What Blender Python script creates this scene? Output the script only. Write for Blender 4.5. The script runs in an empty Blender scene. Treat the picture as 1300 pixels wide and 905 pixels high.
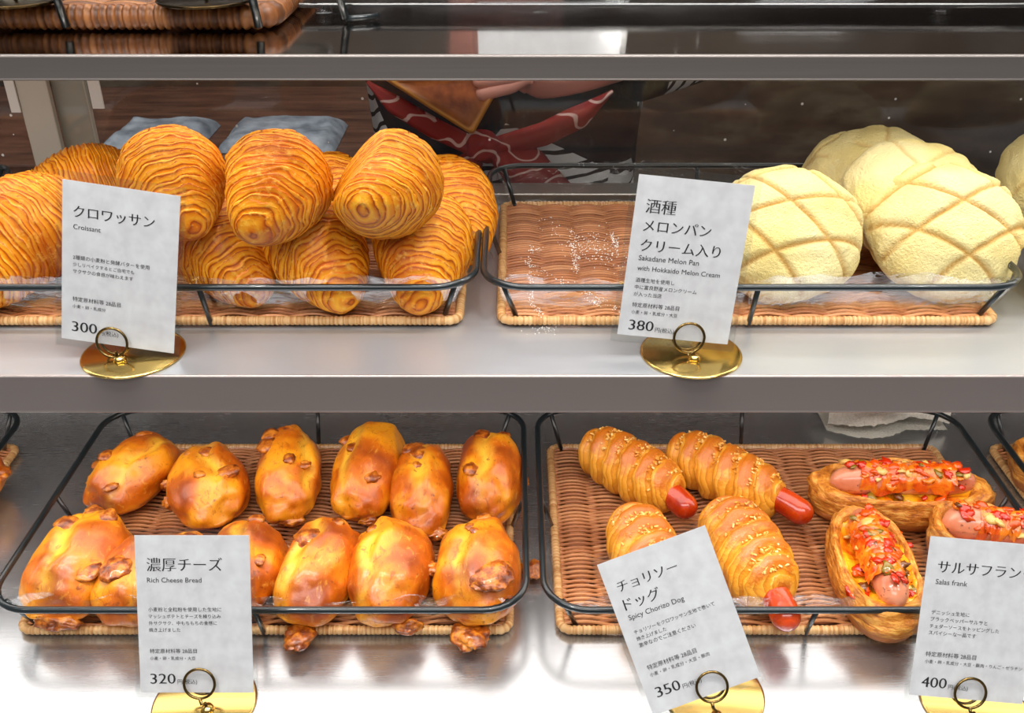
import bpy, math, random
import numpy as np
from mathutils import Vector, Matrix, Euler
C = bpy.context.scene.collection
S = bpy.context.scene
PI = math.pi

# ---------------------------------------------------------------- camera, world, light, exposure
FPX = 1230.0; CAMZ = 1.51; PITCH = math.radians(30)
cam_d = bpy.data.cameras.new('camera'); cam = bpy.data.objects.new('camera', cam_d); C.objects.link(cam)
cam_d.sensor_width = 36; cam_d.lens = FPX/1300*36; cam_d.clip_start = .02
cam.location = (0, 0, CAMZ); cam.rotation_euler = (PI/2-PITCH, 0, 0)
S.camera = cam
S.view_settings.view_transform = 'Standard'; S.view_settings.look = 'None'
S.view_settings.gamma = 1; S.view_settings.use_curve_mapping = False
S.view_settings.exposure = 0.0
S.cycles.use_denoising = True
S.cycles.max_bounces = 8; S.cycles.transparent_max_bounces = 16
W = bpy.data.worlds.new('shop'); S.world = W; W.use_nodes = True
W.node_tree.nodes['Background'].inputs[0].default_value = (.88, .89, .90, 1)
W.node_tree.nodes['Background'].inputs[1].default_value = .20

def area(name, loc, sx, sy, power, col=(1, .95, .88), rot=(0, 0, 0), parent=None):
    l = bpy.data.lights.new(name, 'AREA'); l.shape = 'RECTANGLE'; l.size = sx; l.size_y = sy
    l.energy = power; l.color = col
    o = bpy.data.objects.new(name, l); C.objects.link(o); o.location = loc; o.rotation_euler = rot
    if parent: o.parent = parent
    return o
area('overhead_light', (0, .40, 2.45), 1.8, .07, 21, (1, .985, .96))
area('overhead_light', (0, -.55, 2.35), 2.2, .45, 20, (1, .98, .96), (math.radians(32), 0, 0))  # unseen fill added to brighten the cards and bread fronts
for k in range(4):
    l = bpy.data.lights.new('ceiling_spot', 'SPOT'); l.energy = 16; l.shadow_soft_size = .035; l.spot_size = math.radians(75); l.spot_blend = .6; l.color = (1, .985, .95)
    o = bpy.data.objects.new('ceiling_spot', l); C.objects.link(o); o.location = (-1.16+.68*k, .10, 2.42); o.rotation_euler = (math.radians(12), 0, 0)
area('back_room_fill', (0, 1.35, 2.55), 2.4, .35, 22, (1, .96, .90))  # unseen fill added to brighten the background behind the glass
LED_POWER = {'lower': 1.9, 'middle': 1.9}

# ---------------------------------------------------------------- pixel helpers (photo frame 1300 x 905 -> world)
cs, sn = math.cos(PITCH), math.sin(PITCH)
def ray(px, py):
    u = (px-650)/FPX; v = (452.5-py)/FPX
    return Vector((u, cs+v*sn, -sn+v*cs))
def atz(px, py, z): d = ray(px, py); return Vector((0, 0, CAMZ))+d*((z-CAMZ)/d.z)
def aty(px, py, Y): d = ray(px, py); return Vector((0, 0, CAMZ))+d*(Y/d.y)
def att(px, py, t): return Vector((0, 0, CAMZ))+ray(px, py)*t

ZL, ZM, ZU = 1.0, 1.191, 1.379
YG = .845           # back glass
rng = random.Random(5)

# ---------------------------------------------------------------- material helpers
def lin(r, g, b):
    f = lambda c: (c/255/12.92) if c/255 <= .04045 else ((c/255+.055)/1.055)**2.4
    return (f(r), f(g), f(b), 1)
class NT:
    def __init__(s, name):
        s.m = bpy.data.materials.new(name); s.m.use_nodes = True; s.t = s.m.node_tree
        s.b = s.t.nodes['Principled BSDF']; s.out = s.t.nodes['Material Output']
    def n(s, typ, **kw):
        x = s.t.nodes.new(typ)
        for k, v in kw.items(): setattr(x, k, v)
        return x
    def l(s, a, b): s.t.links.new(a, b)
    def set(s, **kw):
        for k, v in kw.items(): s.b.inputs[k.replace('_', ' ')].default_value = v
    def obj(s): return s.n('ShaderNodeTexCoord').outputs['Object']
    def mapping(s, vec, scale=(1, 1, 1), rot=(0, 0, 0), loc=(0, 0, 0)):
        m = s.n('ShaderNodeMapping'); m.inputs['Scale'].default_value = scale
        m.inputs['Rotation'].default_value = rot; m.inputs['Location'].default_value = loc
        s.l(vec, m.inputs[0]); return m.outputs[0]
    def noise(s, scale, detail=3, rough=.55, vec=None, dist=0):
        x = s.n('ShaderNodeTexNoise'); x.inputs['Scale'].default_value = scale
        x.inputs['Detail'].default_value = detail; x.inputs['Roughness'].default_value = rough
        x.inputs['Distortion'].default_value = dist
        if vec is not None: s.l(vec, x.inputs['Vector'])
        return x.outputs[0]
    def attr(s, name): return s.n('ShaderNodeAttribute', attribute_name=name).outputs['Fac']
    def math(s, op, a, b=None, c=None):
        x = s.n('ShaderNodeMath', operation=op)
        for i, v in enumerate((a, b, c)):
            if v is None: continue
            if isinstance(v, (int, float)): x.inputs[i].default_value = v
            else: s.l(v, x.inputs[i])
        return x.outputs[0]
    def ramp(s, fac, stops, interp='LINEAR'):
        x = s.n('ShaderNodeValToRGB'); e = x.color_ramp.elements; x.color_ramp.interpolation = interp
        while len(e) < len(stops): e.new(.5)
        for i, (p, c) in enumerate(stops): e[i].position = p; e[i].color = c if len(c) == 4 else (*c, 1)
        s.l(fac, x.inputs[0]); return x.outputs[0]
    def mix(s, fac, a, b, mode='MIX'):
        x = s.n('ShaderNodeMix', data_type='RGBA', blend_type=mode)
        for i, v in ((0, fac), (6, a), (7, b)):
            if isinstance(v, (int, float)): x.inputs[i].default_value = v
            elif isinstance(v, tuple): x.inputs[i].default_value = v
            else: s.l(v, x.inputs[i])
        return x.outputs[2]
    def bump(s, h, strength=.3, dist=.001):
        x = s.n('ShaderNodeBump'); x.inputs['Strength'].default_value = strength
        x.inputs['Distance'].default_value = dist
        s.l(h, x.inputs['Height']); s.l(x.outputs[0], s.b.inputs['Normal'])
    def rnd(s): return s.n('ShaderNodeObjectInfo').outputs['Random']
    def col(s, c): s.l(c, s.b.inputs['Base Color'])
    def shift(s, k=7.0):            # object coordinates moved per object so that copies differ
        v = s.n('ShaderNodeVectorMath', operation='ADD'); s.l(s.obj(), v.inputs[0])
        cx = s.n('ShaderNodeCombineXYZ')
        q = s.math('MULTIPLY', s.rnd(), k)
        for i in range(3): s.l(q, cx.inputs[i])
        s.l(cx.outputs[0], v.inputs[1]); return v.outputs[0]

M = {}
def simple(key, c, rough=.5, metal=0, **kw):
    t = NT(key); t.set(Base_Color=c, Roughness=rough, Metallic=metal, **kw); M[key] = t.m; return t

def steel(key, c, rough, axis_scale, strength=.12, metal=1.0):
    t = NT(key); t.set(Base_Color=c, Metallic=metal)
    v = t.mapping(t.obj(), axis_scale)
    n1 = t.noise(1.0, 4, .6, v); n2 = t.noise(9, 4, .6, t.obj())
    r = t.math('ADD', t.math('MULTIPLY', n1, .16), rough-.08)
    r = t.math('ADD', r, t.math('MULTIPLY', t.math('SUBTRACT', n2, .5), .10))
    t.l(r, t.b.inputs['Roughness'])
    t.col(t.mix(t.math('MULTIPLY', n2, .35), c, tuple(x*.82 for x in c[:3])+(1,)))
    t.bump(n1, strength, .0004); M[key] = t.m
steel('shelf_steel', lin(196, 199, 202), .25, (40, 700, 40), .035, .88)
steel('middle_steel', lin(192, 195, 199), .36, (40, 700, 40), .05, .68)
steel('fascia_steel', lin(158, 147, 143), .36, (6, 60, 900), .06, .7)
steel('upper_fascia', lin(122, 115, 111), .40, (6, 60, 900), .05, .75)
steel('mirror_steel', lin(176, 170, 164), .10, (4, 300, 300), .03)
steel('frame_steel', lin(176, 172, 166), .35, (300, 300, 4), .05)
simple('dark_panel', lin(74, 62, 54), .3)
simple('black_wire', lin(22, 30, 33), .28, .0, Coat_Weight=.4)
simple('gold', lin(222, 190, 112), .18, 1)
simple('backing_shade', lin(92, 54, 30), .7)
simple('bronze', lin(64, 50, 30), .2, 1)
simple('stile_steel', lin(186, 181, 168), .45, .2)
simple('clip_wire', lin(120, 98, 58), .22, 1)
simple('ink', lin(28, 26, 28), .6)
simple('white_tape', lin(215, 212, 205), .6)
simple('led_body', lin(225, 225, 225), .5)
simple('skin', lin(226, 160, 146), .5)
simple('hair', lin(24, 20, 20), .5)
simple('trousers', lin(26, 26, 34), .8)

# paper with a faint mottled print
t = NT('card_paper'); n = t.noise(95, 4, .6, t.obj()); t.set(Roughness=.6)
t.col(t.ramp(n, [(.35, lin(212, 208, 211)), (.65, lin(226, 224, 226))])); M['card_paper'] = t.m

def film(key, facing, tint=(1, 1, 1, 1), rough=.06, base=.02, bump=0):
    t = NT(key); t.t.nodes.remove(t.b)
    tr = t.n('ShaderNodeBsdfTransparent'); tr.inputs[0].default_value = tint
    gl = t.n('ShaderNodeBsdfGlossy'); gl.inputs['Roughness'].default_value = rough
    lw = t.n('ShaderNodeLayerWeight'); lw.inputs['Blend'].default_value = .35
    f = t.math('ADD', t.math('MULTIPLY', lw.outputs['Fresnel'], facing), base)
    mx = t.n('ShaderNodeMixShader'); t.l(f, mx.inputs[0]); t.l(tr.outputs[0], mx.inputs[1]); t.l(gl.outputs[0], mx.inputs[2])
    if bump:
        b = t.n('ShaderNodeBump'); b.inputs['Strength'].default_value = bump; b.inputs['Distance'].default_value = .002
        t.l(t.noise(60, 3, .5, t.obj(), 1.5), b.inputs['Height']); t.l(b.outputs[0], gl.inputs['Normal'])
    t.l(mx.outputs[0], t.out.inputs[0]); M[key] = t.m
film('plastic_film', .22, (.97, .97, .97, 1), .10, .02, .8)
film('acrylic', .30, (.97, .98, .98, 1), .05, .015)
film('glass', .16, (.90, .90, .89, 1), .02, .02)
gt = M['glass'].node_tree; gm = [n for n in gt.nodes if n.type == 'MIX_SHADER'][0]; go = [n for n in gt.nodes if n.type == 'OUTPUT_MATERIAL'][0]
gc = gt.nodes.new('ShaderNodeTexCoord'); gn = gt.nodes.new('ShaderNodeTexVoronoi'); gn.inputs['Scale'].default_value = 62; gt.links.new(gc.outputs['Object'], gn.inputs['Vector'])
gr = gt.nodes.new('ShaderNodeSeparateColor'); gt.links.new(gn.outputs['Color'], gr.inputs[0])
ga = gt.nodes.new('ShaderNodeMath'); ga.operation = 'LESS_THAN'; gt.links.new(gn.outputs['Distance'], ga.inputs[0]); ga.inputs[1].default_value = .075
gb = gt.nodes.new('ShaderNodeMath'); gb.operation = 'GREATER_THAN'; gt.links.new(gr.outputs[0], gb.inputs[0]); gb.inputs[1].default_value = .72
gk = gt.nodes.new('ShaderNodeMath'); gk.operation = 'MULTIPLY'; gt.links.new(ga.outputs[0], gk.inputs[0]); gt.links.new(gb.outputs[0], gk.inputs[1])
gs = gt.nodes.new('ShaderNodeTexNoise'); gs.inputs['Scale'].default_value = 9; gs.inputs['Detail'].default_value = 6; gt.links.new(gc.outputs['Object'], gs.inputs['Vector'])
gf = gt.nodes.new('ShaderNodeMapRange'); gt.links.new(gs.outputs[0], gf.inputs[0]); gf.inputs[1].default_value = .45; gf.inputs[2].default_value = .8; gf.inputs[3].default_value = .0; gf.inputs[4].default_value = .025
gx = gt.nodes.new('ShaderNodeMath'); gx.operation = 'MULTIPLY_ADD'; gt.links.new(gk.outputs[0], gx.inputs[0]); gx.inputs[1].default_value = .9; gt.links.new(gf.outputs[0], gx.inputs[2])
gd = gt.nodes.new('ShaderNodeBsdfDiffuse'); gd.inputs[0].default_value = (.8, .8, .78, 1)
g2 = gt.nodes.new('ShaderNodeMixShader'); gt.links.new(gx.outputs[0], g2.inputs[0]); gt.links.new(gm.outputs[0], g2.inputs[1]); gt.links.new(gd.outputs[0], g2.inputs[2]); gt.links.new(g2.outputs[0], go.inputs[0])
film('acrylic_board', .5, (.55, .55, .56, 1), .12, .16)

# woven wicker
t = NT('wicker'); a = t.attr('strand'); n = t.noise(160, 3, .6, t.obj())
c = t.ramp(a, [(0, lin(158, 92, 46)), (.45, lin(198, 130, 76)), (.8, lin(216, 152, 98)), (1, lin(178, 108, 56))])
t.col(t.mix(t.math('MULTIPLY', n, .5), c, lin(140, 74, 28))); t.set(Roughness=.5); t.b.inputs['Coat Weight'].default_value = .15
M['wicker'] = t.m
t = NT('wicker_border'); a = t.attr('strand')
t.col(t.ramp(a, [(0, lin(178, 122, 66)), (.5, lin(206, 158, 100)), (1, lin(222, 182, 128))])); t.set(Roughness=.5); M['wicker_border'] = t.m
t = NT('dark_wicker'); a = t.attr('strand')
t.col(t.ramp(a, [(0, lin(78, 42, 16)), (.5, lin(124, 72, 32)), (1, lin(152, 98, 50))])); t.set(Roughness=.45); M['dark_wicker'] = t.m

# laminated croissant dough
def dough(key, k, stops, brown, tan, spec=.35):
    t = NT(key); q = t.attr('ring'); v = t.shift()
    nz = t.noise(34, 3, .6, v)
    f = t.math('FRACT', t.math('ADD', t.math('MULTIPLY', q, k), t.math('MULTIPLY', nz, .55)))
    c = t.ramp(f, stops)
    big = t.noise(26, 3, .5, v)
    c = t.mix(t.ramp(big, [(.44, (0, 0, 0)), (.72, (.75, .75, .75))]), c, brown)
    fl = t.noise(190, 4, .7, v)
    c = t.mix(t.ramp(fl, [(.52, (0, 0, 0)), (.75, (.6, .6, .6))]), c, tan)
    t.col(c); t.set(Roughness=.45); t.b.inputs['Specular IOR Level'].default_value = .28; t.b.inputs['Coat Weight'].default_value = spec; t.b.inputs['Coat Roughness'].default_value = .25
    h = t.math('ADD', t.math('MULTIPLY', f, .7), t.math('MULTIPLY', fl, .6)); t.bump(h, .8, .0016)
    M[key] = t.m
dough('croissant_crust', 1.0, [(0, lin(132, 50, 0)), (.09, lin(186, 88, 3)), (.30, lin(226, 134, 10)), (.70, lin(244, 172, 38)), (.92, lin(224, 124, 6)), (1, lin(140, 56, 0))],
      lin(186, 82, 0), lin(252, 204, 90), .10)
# dough wound round a sausage: dark crests, pale flanks
t = NT('wrap_crust'); v = t.shift(); q = t.attr('ring')
f = t.math('FRACT', t.math('ADD', t.math('MULTIPLY', q, 1.3), t.math('MULTIPLY', t.noise(40, 3, .6, v), .8)))
c = t.ramp(f, [(0, lin(206, 124, 22)), (.4, lin(234, 158, 40)), (1, lin(242, 176, 64))])
br = t.math('ADD', t.attr('brown'), t.math('MULTIPLY', t.math('SUBTRACT', t.noise(60, 5, .7, v, .8), .5), 1.9))
c = t.mix(t.ramp(br, [(.34, (0, 0, 0)), (.72, (.85, .85, .85))]), c, lin(198, 100, 10))
t.col(c); t.set(Roughness=.38); t.b.inputs['Coat Weight'].default_value = .3; t.b.inputs['Coat Roughness'].default_value = .22
t.bump(t.math('ADD', f, t.noise(150, 4, .7, v)), .6, .0018); M['wrap_crust'] = t.m
# glazed cheese bun
t = NT('bun_crust'); v = t.shift(); big = t.noise(24, 3, .5, v); fine = t.noise(420, 2, .5, v)
c = t.ramp(big, [(.36, lin(150, 62, 1)), (.49, lin(200, 98, 3)), (.62, lin(236, 152, 18))])
c = t.mix(t.attr('slash'), c, lin(244, 184, 52))
c = t.mix(t.attr('base'), c, lin(232, 150, 34))
sp = t.noise(230, 2, .5, v)
c = t.mix(t.ramp(sp, [(.66, (0, 0, 0)), (.74, (.7, .7, .7))]), c, lin(120, 52, 12))
cr = t.noise(120, 5, .7, t.mapping(v, (1.6, .8, 1)), 1.2)      # glaze that cracked in the oven
c = t.mix(t.ramp(cr, [(.36, (.55, .55, .55)), (.44, (0, 0, 0))]), c, lin(150, 62, 4))
c = t.mix(t.ramp(cr, [(.58, (0, 0, 0)), (.70, (.45, .45, .45))]), c, lin(248, 188, 74))
t.col(c); t.set(Roughness=.42); t.b.inputs['Coat Weight'].default_value = .42; t.b.inputs['Coat Roughness'].default_value = .22
t.bump(t.math('ADD', t.noise(85, 4, .6, v), t.math('MULTIPLY', cr, .7)), .30, .0018); M['bun_crust'] = t.m
t = NT('baked_cheese'); v = t.shift(); n = t.noise(140, 4, .6, v)
t.col(t.ramp(n, [(.34, lin(96, 36, 4)), (.48, lin(158, 76, 12)), (.62, lin(212, 128, 36))])); t.set(Roughness=.35); t.b.inputs['Coat Weight'].default_value = .4
t.bump(n, .7, .002); M['baked_cheese'] = t.m

# sugared melon bread skin
t = NT('melon_skin'); v = t.shift(); n = t.noise(520, 3, .7, v); big = t.noise(22, 2, .5, v)
c = t.ramp(big, [(.35, lin(242, 220, 142)), (.65, lin(248, 232, 170))])
c = t.mix(t.attr('groove'), c, lin(208, 158, 76))
c = t.mix(t.attr('base'), c, lin(226, 184, 104))
t.col(c); t.set(Roughness=.8); t.bump(n, .9, .0028); M['melon_skin'] = t.m

# sausages, salsa
t = NT('chorizo_skin'); v = t.shift(); n = t.noise(60, 3, .6, v)
t.col(t.ramp(n, [(.3, lin(158, 34, 4)), (.6, lin(202, 66, 14))])); t.set(Roughness=.25); t.b.inputs['Coat Weight'].default_value = .6
t.bump(t.noise(240, 2, .5, v), .25, .001); M['chorizo_skin'] = t.m
t = NT('frank_skin'); v = t.shift(); n = t.noise(48, 3, .6, v); sp = t.noise(300, 2, .5, v)
c = t.ramp(n, [(.32, lin(198, 104, 66)), (.62, lin(226, 148, 112))])
t.col(t.mix(t.ramp(sp, [(.64, (0, 0, 0)), (.72, (.8, .8, .8))]), c, lin(96, 50, 34))); t.set(Roughness=.28); t.b.inputs['Coat Weight'].default_value = .5
M['frank_skin'] = t.m
t = NT('cheddar_sauce'); v = t.shift(); n = t.noise(55, 4, .6, v, .6)
t.col(t.ramp(n, [(.28, lin(204, 54, 8)), (.38, lin(230, 112, 14)), (.50, lin(246, 166, 22)), (.66, lin(252, 204, 54))]))
t.set(Roughness=.25); t.b.inputs['Coat Weight'].default_value = .5; t.bump(t.noise(150, 3, .6, v), .5, .002); M['cheddar_sauce'] = t.m
t = NT('tomato_sauce'); v = t.shift(); n = t.noise(70, 4, .6, v, .5)
t.col(t.ramp(n, [(.32, lin(188, 40, 2)), (.46, lin(220, 88, 8)), (.58, lin(236, 134, 24)), (.72, lin(206, 60, 8))])); t.set(Roughness=.22); t.b.inputs['Coat Weight'].default_value = .5
t.bump(n, .5, .002); M['tomato_sauce'] = t.m
t = NT('salsa_bits'); a = t.attr('strand')
t.col(t.ramp(a, [(0, lin(198, 40, 2)), (.36, lin(222, 80, 8)), (.64, lin(232, 120, 20)), (.80, lin(222, 178, 96)), (.88, lin(132, 104, 24)), (.95, lin(110, 60, 20))], 'CONSTANT'))
t.set(Roughness=.22); t.b.inputs['Coat Weight'].default_value = .5; M['salsa_bits'] = t.m
t = NT('flaky_crust'); v = t.shift(); n = t.noise(90, 4, .7, t.mapping(v, (1, 1, 3.5)))
c = t.ramp(n, [(.34, lin(150, 78, 16)), (.5, lin(208, 128, 38)), (.68, lin(240, 182, 86))])
t.col(t.mix(t.attr('base'), c, lin(176, 100, 34))); t.set(Roughness=.5); t.bump(n, .7, .003); M['flaky_crust'] = t.m
t = NT('cheese_flakes'); a = t.attr('strand')
t.col(t.ramp(a, [(0, lin(214, 130, 30)), (.5, lin(236, 176, 78)), (1, lin(250, 214, 140))])); t.set(Roughness=.45); M['cheese_flakes'] = t.m
simple('sugar', lin(250, 246, 238), .6)

# room and person
t = NT('dark_wall'); v = t.obj(); n = t.noise(6, 6, .65, t.mapping(v, (1, 1, 2.6))); n2 = t.noise(40, 4, .6, t.mapping(v, (.35, 1, 1.6)))
c = t.ramp(n, [(.32, lin(44, 30, 22)), (.5, lin(76, 58, 44)), (.68, lin(104, 92, 74))])
t.col(t.mix(t.math('MULTIPLY', n2, .6), c, lin(46, 32, 26))); t.set(Roughness=.55); M['dark_wall'] = t.m
t = NT('floor_tile'); n = t.noise(5, 4, .6, t.obj()); t.col(t.ramp(n, [(.3, lin(96, 82, 70)), (.7, lin(128, 112, 98))])); M['floor_tile'] = t.m
t = NT('counter_wood'); n = t.noise(8, 5, .6, t.mapping(t.obj(), (1, 6, 6))); t.col(t.ramp(n, [(.3, lin(50, 30, 24)), (.7, lin(98, 66, 52))])); t.set(Roughness=.4); M['counter_wood'] = t.m
t = NT('grey_blue_cloth'); n = t.noise(30, 4, .6, t.obj()); t.col(t.ramp(n, [(.3, lin(84, 94, 106)), (.7, lin(150, 160, 172))])); t.set(Roughness=.5); M['grey_blue_cloth'] = t.m
t = NT('towel'); n = t.noise(500, 3, .7, t.obj()); t.col(t.ramp(n, [(.3, lin(226, 222, 206)), (.7, lin(250, 248, 238))])); t.set(Roughness=.95); t.bump(n, .8, .003); M['towel'] = t.m
# navy cloth with white hand-drawn stripes in patches
t = NT('striped_cloth'); v = t.obj()
vo = t.n('ShaderNodeTexVoronoi'); vo.inputs['Scale'].default_value = 9.5; t.l(v, vo.inputs['Vector'])
sep = t.n('ShaderNodeSeparateColor'); t.l(vo.outputs['Color'], sep.inputs[0])
sv = t.n('ShaderNodeSeparateXYZ'); t.l(v, sv.inputs[0])
ang = t.math('MULTIPLY', sep.outputs[0], 6.0)
q = t.math('ADD', t.math('MULTIPLY', sv.outputs[0], t.math('COSINE', ang)), t.math('MULTIPLY', sv.outputs[2], t.math('SINE', ang)))
q = t.math('ADD', q, t.math('MULTIPLY', t.noise(14, 2, .5, v), .03))
st = t.math('GREATER_THAN', t.math('FRACT', t.math('MULTIPLY', q, 70)), .30)
mask = t.math('GREATER_THAN', sep.outputs[1], .36)
t.col(t.mix(t.math('MULTIPLY', st, mask), lin(20, 20, 32), lin(226, 228, 232))); t.set(Roughness=.8); M['striped_cloth'] = t.m
t = NT('red_print'); v = t.obj(); w = t.n('ShaderNodeTexWave', wave_type='RINGS'); w.inputs['Scale'].default_value = 15; w.inputs['Distortion'].default_value = 11
w.inputs['Detail'].default_value = 1; w.inputs['Detail Scale'].default_value = 1.6; t.l(v, w.inputs['Vector'])
t.col(t.mix(t.ramp(w.outputs[1], [(.93, (0, 0, 0)), (.97, (.8, .8, .8))]), lin(140, 22, 24), lin(224, 196, 190))); t.set(Roughness=.7); M['red_print'] = t.m

# ---------------------------------------------------------------- mesh helpers
def vnoise(p, seed=0):           # gradient noise, about -1..1
    p = np.asarray(p, float); i = np.floor(p).astype(np.int64); f = p-i; u = f*f*f*(f*(f*6-15)+10)
    def h(x, y, z):
        n = (x*374761393+y*668265263+z*2147483647+seed*1274126177) & 0xffffffff
        n = ((n ^ (n >> 13))*1274126177) & 0xffffffff
        n = ((n ^ (n >> 16))*2246822519) & 0xffffffff
        n = n ^ (n >> 15)
        a = (n & 0xfff)/4096.0*2*PI; c = ((n >> 12) & 0xfff)/2048.0-1; s_ = np.sqrt(1-c*c)
        return s_*np.cos(a), s_*np.sin(a), c
    r = 0
    for a in (0, 1):
        for b in (0, 1):
            for c in (0, 1):
                w = (u[..., 0] if a else 1-u[..., 0])*(u[..., 1] if b else 1-u[..., 1])*(u[..., 2] if c else 1-u[..., 2])
                gx, gy, gz = h(i[..., 0]+a, i[..., 1]+b, i[..., 2]+c)
                r = r+w*(gx*(f[..., 0]-a)+gy*(f[..., 1]-b)+gz*(f[..., 2]-c))
    return r*1.6
ROT = np.array(Euler((.7, 1.1, .4)).to_matrix())
def fbm(p, seed=0, o=3):
    r = 0; a = 1; p = np.asarray(p, float)
    for k in range(o): r = r+a*vnoise(p+seed*.37, seed+k*17); p = (p@ROT)*2.03; a *= .5
    return r
class MB:
    def __init__(s): s.v = []; s.f = []; s.a = {}
    def add(s, verts, faces, **attrs):
        n = len(s.v); s.v.extend(map(tuple, verts)); s.f.extend([tuple(i+n for i in f) for f in faces])
        for k in set(list(s.a)+list(attrs)):
            L = s.a.setdefault(k, [0.0]*n)
            val = attrs.get(k, 0.0)
            L.extend(list(map(float, val)) if hasattr(val, '__len__') else [float(val)]*len(verts))
    def grid(s, P, closed_u=False, closed_v=False, flip=False, **attrs):
        nu, nv = P.shape[:2]; F = []
        for i in range(nu if closed_u else nu-1):
            for j in range(nv if closed_v else nv-1):
                a = i*nv+j; b = ((i+1) % nu)*nv+j; c = ((i+1) % nu)*nv+(j+1) % nv; d = i*nv+(j+1) % nv
                F.append((a, d, c, b) if flip else (a, b, c, d))
        s.add(P.reshape(-1, 3), F, **{k: (np.asarray(v).reshape(-1) if hasattr(v, '__len__') else v) for k, v in attrs.items()})
    def tube(s, pts, r, n=8, closed=False, caps=True, **attrs):
        pts = [Vector(p) for p in pts]; m = len(pts); P = np.zeros((m, n, 3)); up = None
        rs = r if hasattr(r, '__len__') else [r]*m
        for i in range(m):
            if closed: d = pts[(i+1) % m]-pts[i-1]
            else: d = pts[min(i+1, m-1)]-pts[max(i-1, 0)]
            d.normalize()
            if up is None:
                up = Vector((0, 0, 1)) if abs(d.z) < .9 else Vector((1, 0, 0))
            x = d.cross(up); x.normalize(); y = x.cross(d); up = y
            for j in range(n):
                a = 2*PI*j/n; P[i, j] = pts[i]+(x*math.cos(a)+y*math.sin(a))*rs[i]
        b = len(s.v); s.grid(P, closed, True, **attrs)
        if caps and not closed:
            s.f.append(tuple(b+j for j in range(n))); s.f.append(tuple(b+(m-1)*n+j for j in reversed(range(n))))
    def box(s, x0, x1, y0, y1, z0, z1, **attrs):
        v = [(x, y, z) for x in (x0, x1) for y in (y0, y1) for z in (z0, z1)]
        s.add(v, [(0, 1, 3, 2), (4, 6, 7, 5), (0, 4, 5, 1), (2, 3, 7, 6), (0, 2, 6, 4), (1, 5, 7, 3)], **attrs)
    def mesh(s, name, mat, smooth=True):
        m = bpy.data.meshes.new(name); m.from_pydata(s.v, [], s.f)
        for k, L in s.a.items():
            at = m.attributes.new(k, 'FLOAT', 'POINT'); at.data.foreach_set('value', L)
        m.materials.append(M[mat])
        if smooth: m.polygons.foreach_set('use_smooth', [True]*len(m.polygons))
        m.update(); return m
    def build(s, name, mat, parent=None, smooth=True, bevel=0):
        return link(name, s.mesh(name, mat, smooth), parent, bevel)
def link(name, mesh, parent=None, bevel=0):
    o = bpy.data.objects.new(name, mesh); C.objects.link(o)
    if parent: o.parent = parent
    if bevel:
        b = o.modifiers.new('bevel', 'BEVEL'); b.width = bevel; b.segments = 2; b.limit_method = 'ANGLE'
    return o
def tag(o, label, cat, group=None):
    o['label'] = label; o['category'] = cat
    if group: o['group'] = group
    return o
def thing(name, label, cat, loc=(0, 0, 0), group=None, rot=(0, 0, 0)):
    o = bpy.data.objects.new(name, None); C.objects.link(o); o.empty_display_size = .02
    o.location = loc; o.rotation_euler = rot
    return tag(o, label, cat, group)
def structure(o): o['kind'] = 'structure'; return o
def copy_tree(o, parent=None):
    c = o.copy(); C.objects.link(c)
    if parent: c.parent = parent
    for ch in list(o.children): copy_tree(ch, c)
    return c
def sphere_dirs(nu, nv):          # poles on the local Y axis
    th = np.linspace(0, PI, nu)[:, None]; ph = np.linspace(0, 2*PI, nv, endpoint=False)[None, :]
    return np.stack([np.sin(th)*np.cos(ph), np.cos(th)*np.ones_like(ph), np.sin(th)*np.sin(ph)], -1)
def sg(x, p): return np.sign(x)*np.abs(x)**p
def round_rect(w, d, r, z, n=8):
    pts = []
    for cx, cy, a0 in ((w-r, d-r, 0), (-w+r, d-r, PI/2), (-w+r, -d+r, PI), (w-r, -d+r, 1.5*PI)):
        for k in range(n+1):
            a = a0+PI/2*k/n; pts.append((cx+r*math.cos(a), cy+r*math.sin(a), z))
    return pts
def densify(pts, step):
    out = []; m = len(pts)
    for i in range(m):
        a = Vector(pts[i]); b = Vector(pts[(i+1) % m]); k = max(1, int((b-a).length/step))
        for j in range(k): out.append(a.lerp(b, j/k))
    return out

# ---------------------------------------------------------------- setting
m = MB(); m.box(-2.2, 2.2, 1.9, 2.0, 0, 2.7); structure(m.build('wall_back', 'dark_wall', smooth=False))
m = MB(); m.box(-2.2, 2.2, -1.2, 2.0, -.05, 0); structure(m.build('floor', 'floor_tile', smooth=False))

# ---------------------------------------------------------------- display case
case = thing('display_case', 'stainless steel bakery display case with three shelves and sliding glass doors at the back', 'display case', (0, .6, 0))
def on(o): o.parent = case; o.location = (0, -.6, 0); return o
def shelf(yf, z, thick, mat, mfas, depth_nose):
    s = MB(); s.box(-1.0, 1.0, yf+.0006, YG+.02, z-.004, z); o = on(s.build('shelf', mat, smooth=False, bevel=.0012))
    f = MB()
    prof = [(yf+.012, z-thick+.001), (yf+.012, z-thick), (yf+.0008, z-thick), (yf-.0002, z-thick+.0003), (yf-.0004, z-thick+.0008), (yf-.0001, z-thick+.0012), (yf, z-thick+.0016)]
    for k in range(7):
        a = PI+(-PI/2)*k/6; prof.append((yf+depth_nose+depth_nose*math.cos(a), z-depth_nose+depth_nose*math.sin(a)+.0002))
    P = np.array([[(x, y, zz) for (y, zz) in prof] for x in (-1.0, 1.0)]); f.grid(P, flip=True)
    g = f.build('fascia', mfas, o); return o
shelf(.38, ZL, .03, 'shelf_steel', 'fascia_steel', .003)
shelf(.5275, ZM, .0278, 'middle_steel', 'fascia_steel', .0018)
shelf(.58, ZU, .0150, 'mirror_steel', 'upper_fascia', .0018)
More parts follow.
